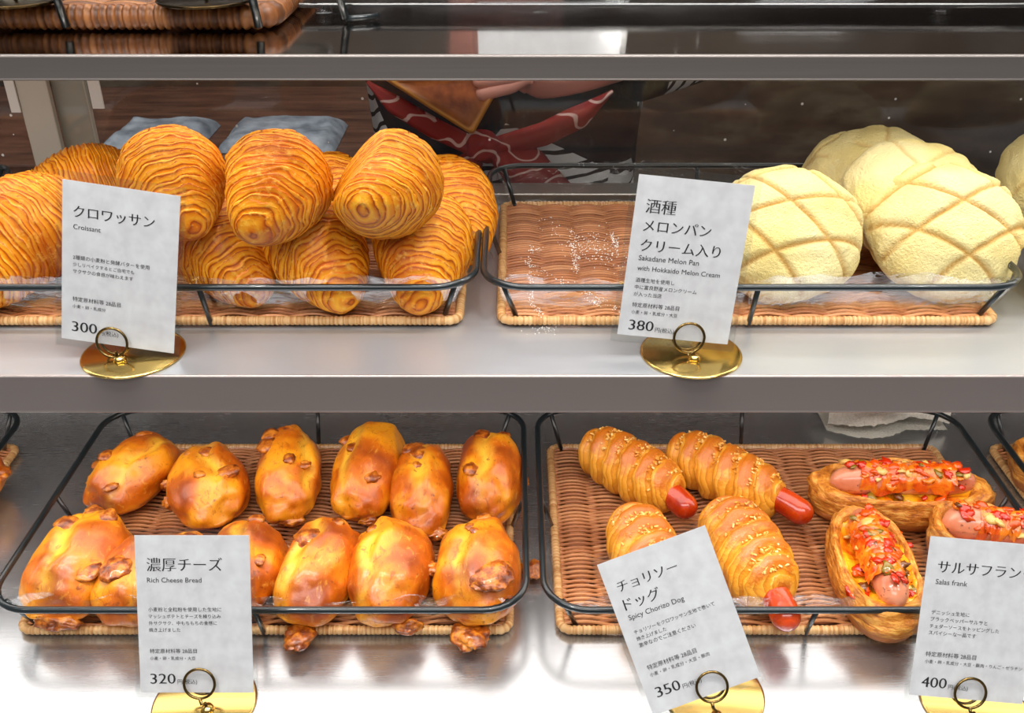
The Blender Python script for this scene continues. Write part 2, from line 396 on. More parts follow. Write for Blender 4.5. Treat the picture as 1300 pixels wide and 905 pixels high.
m = MB(); m.box(-1.0, 1.0, .38, YG+.02, .12, ZL-.03); on(m.build('cabinet_body', 'fascia_steel', smooth=False))
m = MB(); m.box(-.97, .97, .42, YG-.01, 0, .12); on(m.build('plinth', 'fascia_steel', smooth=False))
for x in (-1.0, .985):
    m = MB(); m.box(x, x+.015, .50, YG+.02, ZL-.03, 1.62); on(m.build('side_panel', 'frame_steel', smooth=False))
# LED lamps under the shelves
for key, y, z, sy in (('lower', .60, ZM-.010, .13), ('middle', .645, ZU-.010, .10)):
    m = MB(); m.box(-.95, .95, y-sy/2, y+sy/2, z-.004, z+.006); o = on(m.build('lamp_housing', 'led_body', smooth=False, bevel=.001))
    area('shelf_lamp', (0, y, z-.0055), 1.8, sy*.85, LED_POWER[key], (1, .965, .92), parent=o)
# back: track, glass doors, steel stiles with tape
m = MB(); m.box(-.985, .985, YG-.018, YG+.012, ZM, ZM+.010); on(m.build('door_track', 'frame_steel', smooth=False, bevel=.001))
m = MB(); m.box(-.985, .985, YG-.018, YG+.012, ZL, ZL+.010); on(m.build('door_track', 'frame_steel', smooth=False, bevel=.001))
for x0, x1, y in ((-.985, -.37, YG-.006), (-.40, .985, YG+.006)):
    m = MB(); m.box(x0, x1, y-.002, y+.002, ZL+.010, 1.60); on(m.build('glass_door', 'glass', smooth=False))
a, b = aty(22, 105, YG-.01), aty(62, 105, YG-.01); c, d = aty(66, 105, YG), aty(108, 105, YG)
for (xa, xb, y) in ((a.x, b.x, YG-.012), (c.x, d.x, YG)):
    m = MB(); m.box(xa, xb, y-.003, y+.004, ZM+.010, 1.60); o = on(m.build('door_stile', 'stile_steel', smooth=False, bevel=.001))
    tt = MB(); mid = (xa-.012, xa+.004) if y < YG-.005 else (xb, xb+.018)
    tt.box(mid[0]+.004, mid[1]-.004, y-.005, y-.0032, aty(30, 136, YG).z, 1.33); tt.build('tape', 'white_tape', o, smooth=False)
# sheet-steel back under the middle shelf
m = MB(); m.box(-.985, .985, YG+.012, YG+.016, ZL, ZM-.03); on(m.build('back_panel', 'dark_panel', smooth=False))

# ---------------------------------------------------------------- wicker trays
def weave(w, d, pitch, col, amp, r):
    mb = MB(); ny = int(2*d/pitch); nx = int(round(2*w/col)); S_ = 6
    xs = np.linspace(-w, w, nx*S_+1); R = random.Random(3)
    for j in range(ny):
        y = -d+(j+.5)*2*d/ny
        wob = np.array([.0007*math.sin(9*x/w+j*.05) for x in xs])
        ph = PI*(xs+w)/(2*w/nx)
        z = amp*np.sin(ph)*(1 if j % 2 else -1)
        lift = .0006*math.sin(j*.31)+R.uniform(-.0003, .0003)
        yy = y+wob+.0004*np.abs(np.sin(ph))*(1 if j % 2 else -1)
        P = np.zeros((len(xs), 4, 3))
        for k, (dy, dz) in enumerate(((-r, -r*.8), (-r*.6, r*.55), (r*.6, r*.55), (r, -r*.8))):
            P[:, k, 0] = xs; P[:, k, 1] = yy+dy; P[:, k, 2] = .0045+z+dz+lift
        mb.grid(P, flip=True, strand=R.random())
    return mb
def border(w, d, rad, pitch, zc, rr=.008):
    mb = MB(); pts = densify(round_rect(w, d, rr, zc, 6), pitch/4); R = random.Random(9)
    rs = [rad*(.80+.20*abs(math.sin(PI*i/4))) for i in range(len(pts))]
    val = np.repeat([R.random() for _ in range(len(pts))], 9)[:len(pts)*9]
    mb.tube(pts, rs, 9, closed=True, strand=[v for v in val]); return mb
MW, MD = .1715, .110
mat_mesh = weave(MW-.003, MD-.003, .0023, .0275, .0021, .00105).mesh('wicker_mat', 'wicker')
under = MB(); under.box(-MW+.004, MW-.004, -MD+.004, MD-.004, .0004, .0012)  # dark brown sheet standing in for the shade between the strands
under_mesh = under.mesh('wicker_gap_shade', 'backing_shade', False)
bord_mesh = border(MW, MD, .0034, .0034, .0042).mesh('wicker_border', 'wicker_border')
def wires():
    rim = MB(); rim.tube(round_rect(MW+.012, MD+.013, .030, .036, 8), .0025, 8, closed=True)
    ups = []
    for (x, y) in ((0, -1), (0, 1), (-1, 0), (1, 0), (-.93, -.93), (.93, -.93), (-.93, .93), (.93, .93)):
        u = MB(); u.tube([(x*(MW+.001), y*(MD+.001), .002), (x*(MW+.012)-(.006*np.sign(x) if abs(x) == .93 else 0)*0, y*(MD+.013), .036)], .0019, 7); ups.append(u)
    return rim.mesh('rim', 'black_wire'), [u.mesh('upright', 'black_wire') for u in ups]
rim_mesh, up_meshes = wires()
def tray(x, y, z, s, label):
    t_ = thing('wicker_tray', label, 'tray', (x, y, z+.0006), 'wicker bread trays with black wire rims'); t_.scale = (s, s, s)
    a_ = link('wicker_mat', mat_mesh, t_); link('gap_shade', under_mesh, a_); link('border', bord_mesh, t_)
    link('rim', rim_mesh, t_)
    for u in up_meshes: link('upright', u, t_)
    return t_
LY, MY = .602, .704
LX1, LX2 = -.1735, .2055
MX1, MX2, MS = -.2085, .1640, 1.0
tray(LX1, LY, ZL, 1, 'wicker tray with black wire rim holding the shiny cheese buns on the lower shelf')
tray(LX2, LY, ZL, 1, 'wicker tray with black wire rim holding the sausage breads on the lower shelf')
tray(LX2+.395, LY, ZL, 1, 'wicker tray with wire rim cut off by the lower right picture edge')
tray(LX1-.441, LY, ZL, 1, 'wicker tray with wire rim cut off by the lower left picture edge')
tray(MX1, MY, ZM, MS, 'wicker tray with black wire rim holding the golden croissants')
tray(MX2, MY, ZM, MS, 'wicker tray with black wire rim holding pale melon breads and an empty dusty patch')
tray(MX1-.41, MY, ZM, MS, 'wicker tray mostly hidden beyond the left edge, beside the croissant tray')

def liner(x, y, z, s, label, seed):
    nu, nv = 84, 64; u = np.linspace(-1, 1, nu)[:, None]*np.ones((1, nv)); v = np.linspace(-1, 1, nv)[None, :]*np.ones((nu, 1))
    def ax(q, half, ext):       # flat bottom then up the side
        L = half+ext; tt = q*L; a = np.abs(tt); flat = np.minimum(a, half-.004)
        up = np.maximum(a-(half-.004), 0)
        return np.sign(tt)*(flat+up*.34), up*.92
    X, zx = ax(u, MW-.002, .034); Y, zy = ax(v, MD-.002, .032)
    Z = np.maximum(zx, zy)
    P0 = np.stack([X*28, Y*28, Z*28], -1); e = np.clip(Z/.02, 0, 1)
    n = fbm(P0, seed); n2 = fbm(P0*2.3, seed+5)
    Z = Z*(1+.16*n*e)+.0068+.0003*n2+.0
    X = X+e*.0022*n2; Y = Y+e*.0022*n
    mb = MB(); mb.grid(np.stack([X, Y, Z], -1))
    o = mb.build('plastic_liner', 'plastic_film'); o.location = (x, y, z+.0006); o.scale = (s, s, s)
    return tag(o, label, 'plastic sheet', 'clear plastic liners in the trays')
liner(LX1, LY, ZL, 1, 'clear crinkled plastic sheet lining the tray of cheese buns', 1)
liner(LX2, LY, ZL, 1, 'clear crinkled plastic sheet lining the tray of sausage breads', 2)
liner(LX2+.395, LY, ZL, 1, 'clear plastic sheet lining the tray at the lower right picture edge', 5)
liner(LX1-.441, LY, ZL, 1, 'clear plastic sheet lining the tray at the lower left picture edge', 6)
liner(MX1, MY, ZM, MS, 'clear crinkled plastic sheet lining the croissant tray', 3)
liner(MX2, MY, ZM, MS, 'clear crinkled plastic sheet dusted with sugar lining the melon bread tray', 4)
# sugar crumbs on the empty patch: uncountable
sb = MB(); R = random.Random(21)
def crumb(mb, p, r, R):
    v = [Vector((R.uniform(.6, 1)*a, R.uniform(.6, 1)*b, R.uniform(.6, 1)*c))*r+Vector(p) for a, b, c in ((1, 0, 0), (-1, 0, 0), (0, 1, 0), (0, -1, 0), (0, 0, 1), (0, 0, -1))]
    mb.add(v, [(0, 2, 4), (2, 1, 4), (1, 3, 4), (3, 0, 4), (2, 0, 5), (1, 2, 5), (3, 1, 5), (0, 3, 5)])
lines = [((672, 325), (674, 385), 70), ((725, 293), (733, 345), 110), ((776, 296), (784, 318), 70), ((728, 312), (780, 316), 130), ((674, 385), (690, 402), 30), ((745, 378), (762, 388), 40), ((672, 318), (684, 316), 30), ((690, 288), (790, 330), 110), ((660, 330), (790, 395), 90)]
for (a_, b_, k) in lines:
    for _ in range(k):
        q = R.random(); j = 2.2 if k < 100 else (9 if k != 110 or a_[0] == 690 else 3)
        p = atz(a_[0]+(b_[0]-a_[0])*q+R.gauss(0, j), a_[1]+(b_[1]-a_[1])*q+R.gauss(0, j), ZM+.0085)
        crumb(sb, p, R.uniform(.0003, .0008), R)
for _ in range(60):
    p = atz(R.gauss(690, 10), R.gauss(416, 5), ZM+.0004); crumb(sb, p, R.uniform(.0003, .0006), R)
o = sb.build('sugar_crumbs', 'sugar', smooth=False); tag(o, 'white sugar crumbs scattered on the empty patch of the melon bread tray', 'crumbs'); o['kind'] = 'stuff'

# ---------------------------------------------------------------- croissants
def croissant_mesh(seed, L=.116, Rm=.0355, bend=.005):
    n, k = 190, 84
    s = np.linspace(0, 1, n)[:, None]; th = np.linspace(0, 2*PI, k, endpoint=False)[None, :]
    u = 2*s-1; a = np.where(u > -.28, (u+.28)/1.28, (-.28-u)/.72)*np.ones_like(th)
    cx, sx = np.cos(th)*np.ones_like(s), np.sin(th)*np.ones_like(s)
    pr = np.sqrt(np.clip(1-a**2, 0, 1)); P0 = np.stack([cx*1.5*pr, u*2*np.ones_like(th), sx*1.5*pr], -1)
    w1 = fbm(P0, seed, 2); w2 = fbm(P0*np.array([1.6, 5, 1.6]), seed+9, 2)
    N = 15
    q = a*N+.55*w1+.22*w2
    fl = np.floor(q); f = q-fl
    step = (fl+f**3.0)/N
    ae = np.clip(.35*a+.65*step, 0, 1.2)
    env = np.clip(1-np.clip(ae, 0, 1)**2.0, 0, 1)**.92
    R_ = Rm*(.21+.79*env)+.0020*(1-f)*(a < .97)*(.6+.8*np.clip(w2+.5, 0, 1))
    R_ = R_*np.sqrt(np.clip(1-np.abs(u)**16, 0, 1))*(1+.05*w1)
    X = R_*cx*1.03; Z = R_*sx; Y = -u*L/2*np.ones_like(th)
    Z = np.where(Z < -.62*Rm, -.62*Rm+(Z+.62*Rm)*.3, Z)
    uu = np.clip(u+.28, 0, 2)/1.28
    X = X+bend*uu**2; Z = Z-.018*uu**2.2+.003
    mb = MB(); mb.grid(np.stack([X, Y, Z], -1), closed_v=True, ring=q*1.6)
    return mb.mesh('croissant', 'croissant_crust')
cro = [croissant_mesh(11), croissant_mesh(23, .120, .036, -.007), croissant_mesh(37, .112, .035, .006), croissant_mesh(52, .116, .0365, -.003)]
def rest(o, px, py, z0):         # slide along the sight line until the lowest point touches height z0
    for _ in range(6):
        bpy.context.view_layer.update(); mw = o.matrix_world
        lo = min((mw@v.co).z for v in o.data.vertices)
        o.location = atz(px, py, o.location.z+z0-lo)
def croissant(px, py, dz, yaw, pitch, k, s, label, roll=0, ly=1.0):
    o = link('croissant', cro[k]); o.location = atz(px, py, ZM+dz)
    o.rotation_euler = (Matrix.Rotation(math.radians(yaw), 3, 'Z')@Matrix.Rotation(math.radians(pitch), 3, 'X')@Matrix.Rotation(math.radians(roll), 3, 'Y')).to_euler()
    o.scale = (s, s*ly, s)
    if dz < .06: rest(o, px, py, ZM+.0085)
    return tag(o, label, 'croissant', 'golden croissants in the tray')
croissant(283, 319, .034, 34, 3, 0, .93, 'croissant in the front row just right of its paper price card, tip pointing right')
croissant(404, 320, .033, 32, 3, 3, .95, 'front row croissant in the middle, under the gap between two upper croissants', 0)
croissant(538, 318, .034, 7, 3, 1, .94, 'front row croissant at the right end of the tray, beside the black rim', 0)
croissant(221, 235, .094, 22, 12, 2, .92, 'upper croissant directly above the right corner of the croissant price card', 0, .72)
croissant(347, 244, .095, 11, 15, 3, .94, 'upper croissant in the middle of the stack, pale blunt tip facing forward', 70, .72)
croissant(485, 241, .096, 0, 14, 1, .97, 'upper croissant nearest to the red scarf, tip turned down to the left', 130, .72)
croissant(574, 268, .036, 14, 2, 0, .95, 'croissant in the back row at the right, half hidden behind the top of the stack')
croissant(420, 262, .034, 5, 2, 2, .95, 'croissant deep in the back row, glimpsed between two upper croissants')
croissant(98, 248, .050, -60, 2, 1, .96, 'croissant lying sideways at the back behind the left price card')
croissant(26, 308, .040, -28, 10, 3, 1.04, 'croissant at the left picture edge, tip pointing down left')

# ---------------------------------------------------------------- melon breads
def melon_mesh(seed, rot, r=.0555, h=.050, gap=.034, deep=1.0):
    nu, nv = 110, 120
    th = np.linspace(0, PI, nu)[:, None]; ph = np.linspace(0, 2*PI, nv, endpoint=False)[None, :]
    x = np.sin(th)*np.cos(ph); y = np.sin(th)*np.sin(ph); z = np.cos(th)*np.ones_like(ph)
    X = r*sg(np.sin(th), .93)*np.cos(ph); Y = r*sg(np.sin(th), .93)*np.sin(ph)
    Z = np.where(z > 0, (h-.012)*np.abs(z)**.95, -.012*np.abs(z)**.7)
    n = fbm(np.stack([x*1.6, y*1.6, z*1.6], -1), seed)
    k = 1+.05*n; X, Y, Z = X*k, Y*k, Z*k
    g = np.zeros_like(X)
    for a0 in (rot, rot+math.radians(62)):
        c = (X*math.cos(a0)+Y*math.sin(a0))+.0016*n
        dd = np.abs(((c/gap+.35) % 1)-.5)*gap
        g = np.maximum(g, np.exp(-(dd/.0017)**2))
    top = np.clip((z+.02)/.15, 0, 1); g = g*top*deep
    sc = 1-.04*g; X, Y = X*sc, Y*sc; Z = Z-.0024*g*np.clip(z*2, 0, 1)
    fine = fbm(np.stack([x*30, y*30, z*30], -1), seed+3, 2)*.0004*top
    X, Y, Z = X+x*fine, Y+y*fine, Z+z*fine
    base = np.clip((-z-.05)/.2, 0, 1)
    mb = MB(); mb.grid(np.stack([X, Y, Z], -1), closed_v=True, groove=g, base=base)
    return mb.mesh('melon_bread', 'melon_skin')
mel = [melon_mesh(3, .5), melon_mesh(8, .98), melon_mesh(14, 1.5, gap=.050, deep=.55)]
def melon(px, py, dz, tilt, yaw, spin, k, s, label):
    o = link('melon_bread', mel[k]); o.location = atz(px, py, ZM+dz)
    o.rotation_euler = (Matrix.Rotation(math.radians(yaw), 3, 'Z')@Matrix.Rotation(math.radians(tilt), 3, 'X')@Matrix.Rotation(math.radians(spin), 3, 'Z')).to_euler()
    o.scale = (s, s, s); return tag(o, label, 'melon bread', 'pale sugared melon breads')
melon(994, 299, .044, 34, -14, 20, 0, 1.0, 'melon bread standing right beside the melon bread price card')
melon(1195, 296, .044, 38, 4, 0, 1, 1.02, 'front melon bread with deep diamond grooves, unobstructed in the tray')
melon(1160, 262, .052, 27, 4, 40, 2, 1.0, 'melon bread directly behind the front one with the diamond grooves')
melon(1118, 234, .042, 24, 0, 75, 2, .98, 'melon bread in the third rank, its smooth top highest of the pale heap')
melon(1092, 234, .040, 30, 0, 160, 2, .90, 'rearmost melon bread, only its left shoulder showing behind the heap')
melon(1356, 236, .046, 22, 0, 30, 2, 1.0, 'melon bread cut off by the right picture edge, rear one of two')
melon(1400, 305, .044, 30, 0, 55, 0, 1.0, 'melon bread cut off by the right picture edge, front one of two')

# ---------------------------------------------------------------- shared blob helpers
def blob(mb, c, r, seed, sq=(1, 1, 1), nu=12, nv=14, amp=.3, rot=None, fr=1.6, **attrs):
    D = sphere_dirs(nu, nv); n = fbm(D*fr+seed*3.1, seed, 3)
    P = D*(1+amp*n)[..., None]*np.array(sq)*r
    if rot is not None: P = P@np.array(rot.transposed())
    mb.grid(P+np.array(c), closed_v=True, flip=True, **attrs)
def axis_frame(o, p0, p1, name=None):      # object whose local -Y runs from p0 (tail) to p1 (head)
    d = p1-p0; o.location = (p0+p1)/2
    yaw = math.atan2(d.x, -d.y); return yaw, d.length

# ---------------------------------------------------------------- cheese buns
def bun_surface(D, b, a, c, seed, sl):
    x = b*sg(D[..., 0], .86); y = a*sg(D[..., 1], .80); z = c*D[..., 2]
    n = fbm(D*1.3, seed, 2); n2 = fbm(D*3.2, seed+4, 2)
    k = 1+.10*n+.018*n2
    x, y, z = x*k, y*k, np.where(z > 0, z*k, z*.55)
    # a slash along the top that opened in the oven
    off = sl+.25*vnoise(np.stack([D[..., 1]*2, D[..., 1]*0, D[..., 1]*0+seed], -1), seed)
    w = .12+.10*vnoise(np.stack([D[..., 1]*3, D[..., 1]*0+seed, D[..., 1]*0], -1), seed+2)
    s = np.exp(-((D[..., 0]-off)/np.clip(w*1.3, .08, .34))**2)*(D[..., 2] > 0)*np.clip(1.25-np.abs(D[..., 1])*1.1, 0, 1)
    z = z-.10*c*s+.10*c*np.exp(-((D[..., 0]-off-.22)/.12)**2)*(D[..., 2] > 0)*np.clip(1-np.abs(D[..., 1]), 0, 1)
    return np.stack([x, y, z+c*.55], -1), s
def cheese_bun(tail, head, wpx, hgt, seed, sl, lumps, crusts, label, lift=0):
    zc = ZL+.008+lift
    p0, p1 = atz(*tail, zc+.020), atz(*head, zc+(.012 if head[1] > 750 else .020))
    o = thing('cheese_bun', label, 'bun', group='glazed cheese buns')
    yaw, L = axis_frame(o, p0, p1); o.rotation_euler = (0, 0, yaw); o.location.z = zc
    b = wpx/2; a = L/2
    D = sphere_dirs(64, 60); P, s = bun_surface(D, b, a, hgt*.62, seed, sl)
    mb = MB(); mb.grid(P, closed_v=True, flip=True, slash=np.clip(s*(.85+.7*fbm(D*4, seed+6, 2)), 0, .95), base=np.clip((-D[..., 2]+.05)*1.2, 0, .8))
    mb.build('bun_body', 'bun_crust', o)
    R = random.Random(seed)
    for (ux, uy, r) in lumps:
        uz = math.sqrt(max(.05, 1-ux*ux-uy*uy)); d = np.array([[[ux, uy, uz]]]); d = d/np.linalg.norm(d)
        q, _ = bun_surface(d, b, a, hgt*.62, seed, sl); q = q[0, 0]
        lb = MB(); blob(lb, q-d[0, 0]*r*.10, r*1.12, R.randint(1, 999), (1.15, .95, .42), amp=.25, rot=Matrix.Rotation(R.uniform(0, 3), 3, 'Z'))
        lb.build('cheese_lump', 'baked_cheese', o)
    for (x, y, z, r, sx, sy, sz) in crusts:
        lb = MB(); blob(lb, (x*b*.97, y*a*.95, z), r*.82, R.randint(1, 999), (sx, sy, sz), 22, 24, amp=.32, fr=1.8)
        lb.build('cheese_crust', 'baked_cheese', o)
    return o
B = cheese_bun
B((215, 562), (122, 640), .056, .046, 1, .35, [(-.35, -.2, .006), (-.6, -.35, .005), (-.2, .5, .005), (.25, -.75, .005)], [(-.85, -.45, .02, .007, .7, 1.6, 1)], 'cheese bun at the far left back, lying slanted, above the leftmost front bun')
B((258, 574), (270, 660), .062, .046, 2, .12, [(.1, .25, .006), (.55, -.25, .007), (-.3, .35, .003), (-.1, -.25, .004)], [(-1.02, .15, .022, .007, .9, .7, .9), (-.98, -.25, .018, .008, 1.0, .8, .8)], 'cheese bun second in the back row, small knob on its left side')
B((368, 552), (364, 655), .054, .048, 3, .55, [(-.35, .35, .008), (-.45, .1, .008), (.1, -.2, .005), (.5, -.25, .005), (.05, .45, .004)], [(.1, -1.0, .012, .008, 1.5, .6, .6)], 'upright cheese bun third in the back row, dark cheese patches up its left')
B((482, 545), (450, 650), .056, .047, 4, -.35, [(-.3, .0, .005), (.35, -.55, .006), (-.7, .3, .006)], [(.35, -1.0, .010, .008, 1.2, .7, .6)], 'cheese bun fourth in the back row, highest of all, leaning right')
B((536, 570), (535, 672), .050, .046, 5, .0, [(-.25, .45, .007), (.0, .25, .008), (-.1, .0, .004), (-.1, .85, .006)], [(.45, -.98, .012, .009, 1.2, .7, .6)], 'narrow cheese bun fifth in the back row, two dark cheese spots at its middle')
B((625, 560), (618, 655), .054, .048, 6, -.15, [(-.2, .5, .007), (-.45, -.3, .006), (.3, .75, .005)], [(1.0, .2, .022, .006, .9, .9, .8), (1.0, -.15, .02, .008, .9, 1, .8)], 'cheese bun at the right end of the back row, touching the black rim')
B((140, 668), (66, 788), .068, .052, 7, -.15, [(-.35, .30, .008), (.25, .55, .007), (-.15, .80, .007), (.6, -.45, .008)], [(.1, -1.02, .010, .011, 1.9, .7, .6)], 'large cheese bun at the left end of the front row with brown lumps')
B((195, 695), (152, 796), .052, .046, 8, .3, [(-.2, -.2, .010), (.3, .4, .005)], [], 'cheese bun squeezed between the large left bun and the cheese price card')
B((238, 688), (240, 785), .040, .046, 9, .1, [(.2, .2, .005)], [], 'cheese bun almost wholly behind the cheese price card')
B((325, 670), (298, 780), .056, .046, 10, -.1, [(.15, .55, .005), (.5, -.3, .005)], [], 'cheese bun showing past the right edge of the cheese price card')
B((430, 668), (380, 795), .056, .048, 11, -.3, [(-.2, .1, .010), (.2, .5, .004)], [(1.0, .35, .02, .009, .8, 1.2, .9), (.0, -1.08, .005, .010, 1.2, 1.6, .6)], 'yellow cheese bun right of the price card, a cheese foot hanging at its front')
B((500, 672), (490, 795), .060, .049, 12, -.35, [(-.35, .40, .004)], [(.98, -.12, .026, .009, 1.3, .8, .6), (.5, -1.02, .010, .009, 1.3, .7, .7)], 'cheese bun second from the right in the front row, split along its top')
B((612, 672), (600, 796), .062, .050, 13, -.25, [(.05, .75, .005), (-.15, .4, .004), (-.05, .15, .003), (.35, -.50, .013), (.15, -.62, .008)], [(-.05, -1.10, .006, .012, 1.3, 1.2, .6)], 'cheese bun at the right end of the front row with a dark round cheese scab')
cb = MB(); p = atz(678, 722, ZL+.007); blob(cb, p, .008, 77, (1.1, 1.2, .5), amp=.5)
tag(cb.build('bread_crust', 'baked_cheese'), 'orange crust fragment lying on the steel between the two lower trays', 'bread crumb')

# ---------------------------------------------------------------- sausages wrapped in dough
def wrap_body(L, r, seed, N=6):
    n, k = 150, 64; s = np.linspace(0, 1, n)[:, None]; th = np.linspace(0, 2*PI, k, endpoint=False)[None, :]
    u = 2*s-1; P0 = np.stack([np.cos(th)*1.7+0*s, u*3+0*th, np.sin(th)*1.7+0*s], -1); w = fbm(P0, seed, 2)
    q = N*(s+0*th)+.9*np.cos(th-.7)*.5+.12*w; f = q-np.floor(q)
    env = (1-np.abs(u)**3.2*.42)*np.sqrt(np.clip(1-np.abs(u)**18, 0, 1))
    bul = .76+.28*np.sin(PI*np.clip(f*.90+.10, 0, 1))**.6-.04*f
    brown = (.15+.85*np.sin(PI*f))*np.clip(np.sin(th)*1.3-.25+0*s, 0, 1)
    R_ = r*env*bul*(1+.04*w)
    X = R_*np.cos(th); Z = R_*np.sin(th); Z = np.where(Z < -.6*r, -.6*r+(Z+.6*r)*.25, Z)
    mb = MB(); mb.grid(np.stack([X, -u*L/2+0*th, Z+.6*r+.001], -1), closed_v=True, ring=q*3.0, brown=brown)
    return mb, (lambda ss, tt: r*(1-abs(2*ss-1)**3.2*.42)*.98)
def chorizo_bread(tail, head, tip, r, seed, label, lift=0):
    zc = ZL+.008+lift; p0, p1 = atz(*tail, zc+r*.7), atz(*head, zc+r*.7)
    o = thing('chorizo_bread', label, 'sausage bread', group='chorizo sausages wrapped in croissant dough')
    yaw, L = axis_frame(o, p0, p1); o.rotation_euler = (0, 0, yaw); o.location.z = zc+.0026
    mb, rad = wrap_body(L, r, seed); mb.build('dough_wrap', 'wrap_crust', o)
    R = random.Random(seed); fl = MB()
    for _ in range(260):
        ss = R.uniform(.12, .92); tt = PI/2+R.gauss(0, .45); rr = rad(ss, tt)*R.uniform(.93, 1.0)
        c = Vector((rr*math.cos(tt), -(2*ss-1)*L/2, rr*math.sin(tt)+.6*r+.001))
        rot = Euler((R.uniform(-.6, .6), R.uniform(-.5, .5), R.uniform(0, PI))).to_matrix()
        l, w_, h_ = R.uniform(.0006, .0017), R.uniform(.0004, .0008), .0005
        v = [rot@Vector((x*l, y*w_, z*h_))+c for x in (-1, 1) for y in (-1, 1) for z in (-1, 1)]
        fl.add(v, [(0, 1, 3, 2), (4, 6, 7, 5), (0, 4, 5, 1), (2, 3, 7, 6), (0, 2, 6, 4), (1, 5, 7, 3)], strand=R.random())
    g = fl.build('cheese_topping', 'cheese_flakes', o, smooth=False); g['kind'] = 'stuff'
    e = atz(*tip, zc+.013); inv = Matrix.Rotation(-yaw, 3, 'Z'); le = inv@(e-o.location)
    st = Vector((0, -L/2+.03, r*.62)); pts = []; rs = []
    rsau = .0105
    for i in range(15):
        q = i/14; pts.append(st.lerp(le, q)+Vector((0, 0, .004*math.sin(PI*q))))
        dd = (1-q)*(le-st).length
        rs.append(rsau*math.sqrt(max(.02, 1-max(0, (rsau-dd)/rsau)**2)) if dd < rsau else rsau)
    extra = [(rsau*.6), (rsau*.3), 0.0]
    pts2, rs2 = pts[:-1], rs[:-1]
    d = (le-pts[-2]).normalized()
    base = le-d*rsau
    pts2 = [p for p in pts2 if (p-le).length > rsau*1.05]; rs2 = [rsau]*len(pts2)
    for k in range(7):
        a_ = PI/2*k/6; pts2.append(base+d*rsau*math.sin(a_)); rs2.append(max(.0004, rsau*math.cos(a_)))
    sb_ = MB(); sb_.tube(pts2, rs2, 18); sb_.build('sausage', 'chorizo_skin', o); return o
chorizo_bread((745, 563), (860, 632), (880, 655), .0255, 1, 'chorizo bread at the back left of its tray with a short red tip')
chorizo_bread((852, 568), (990, 640), (1030, 660), .0255, 2, 'chorizo bread in the back middle with a long bare red sausage tip')
chorizo_bread((800, 655), (850, 780), (868, 800), .0265, 3, 'chorizo bread mostly hidden behind the tilted price card')
chorizo_bread((915, 648), (985, 762), (1005, 800), .0280, 4, 'largest chorizo bread, at the tray front right of the tilted price card')

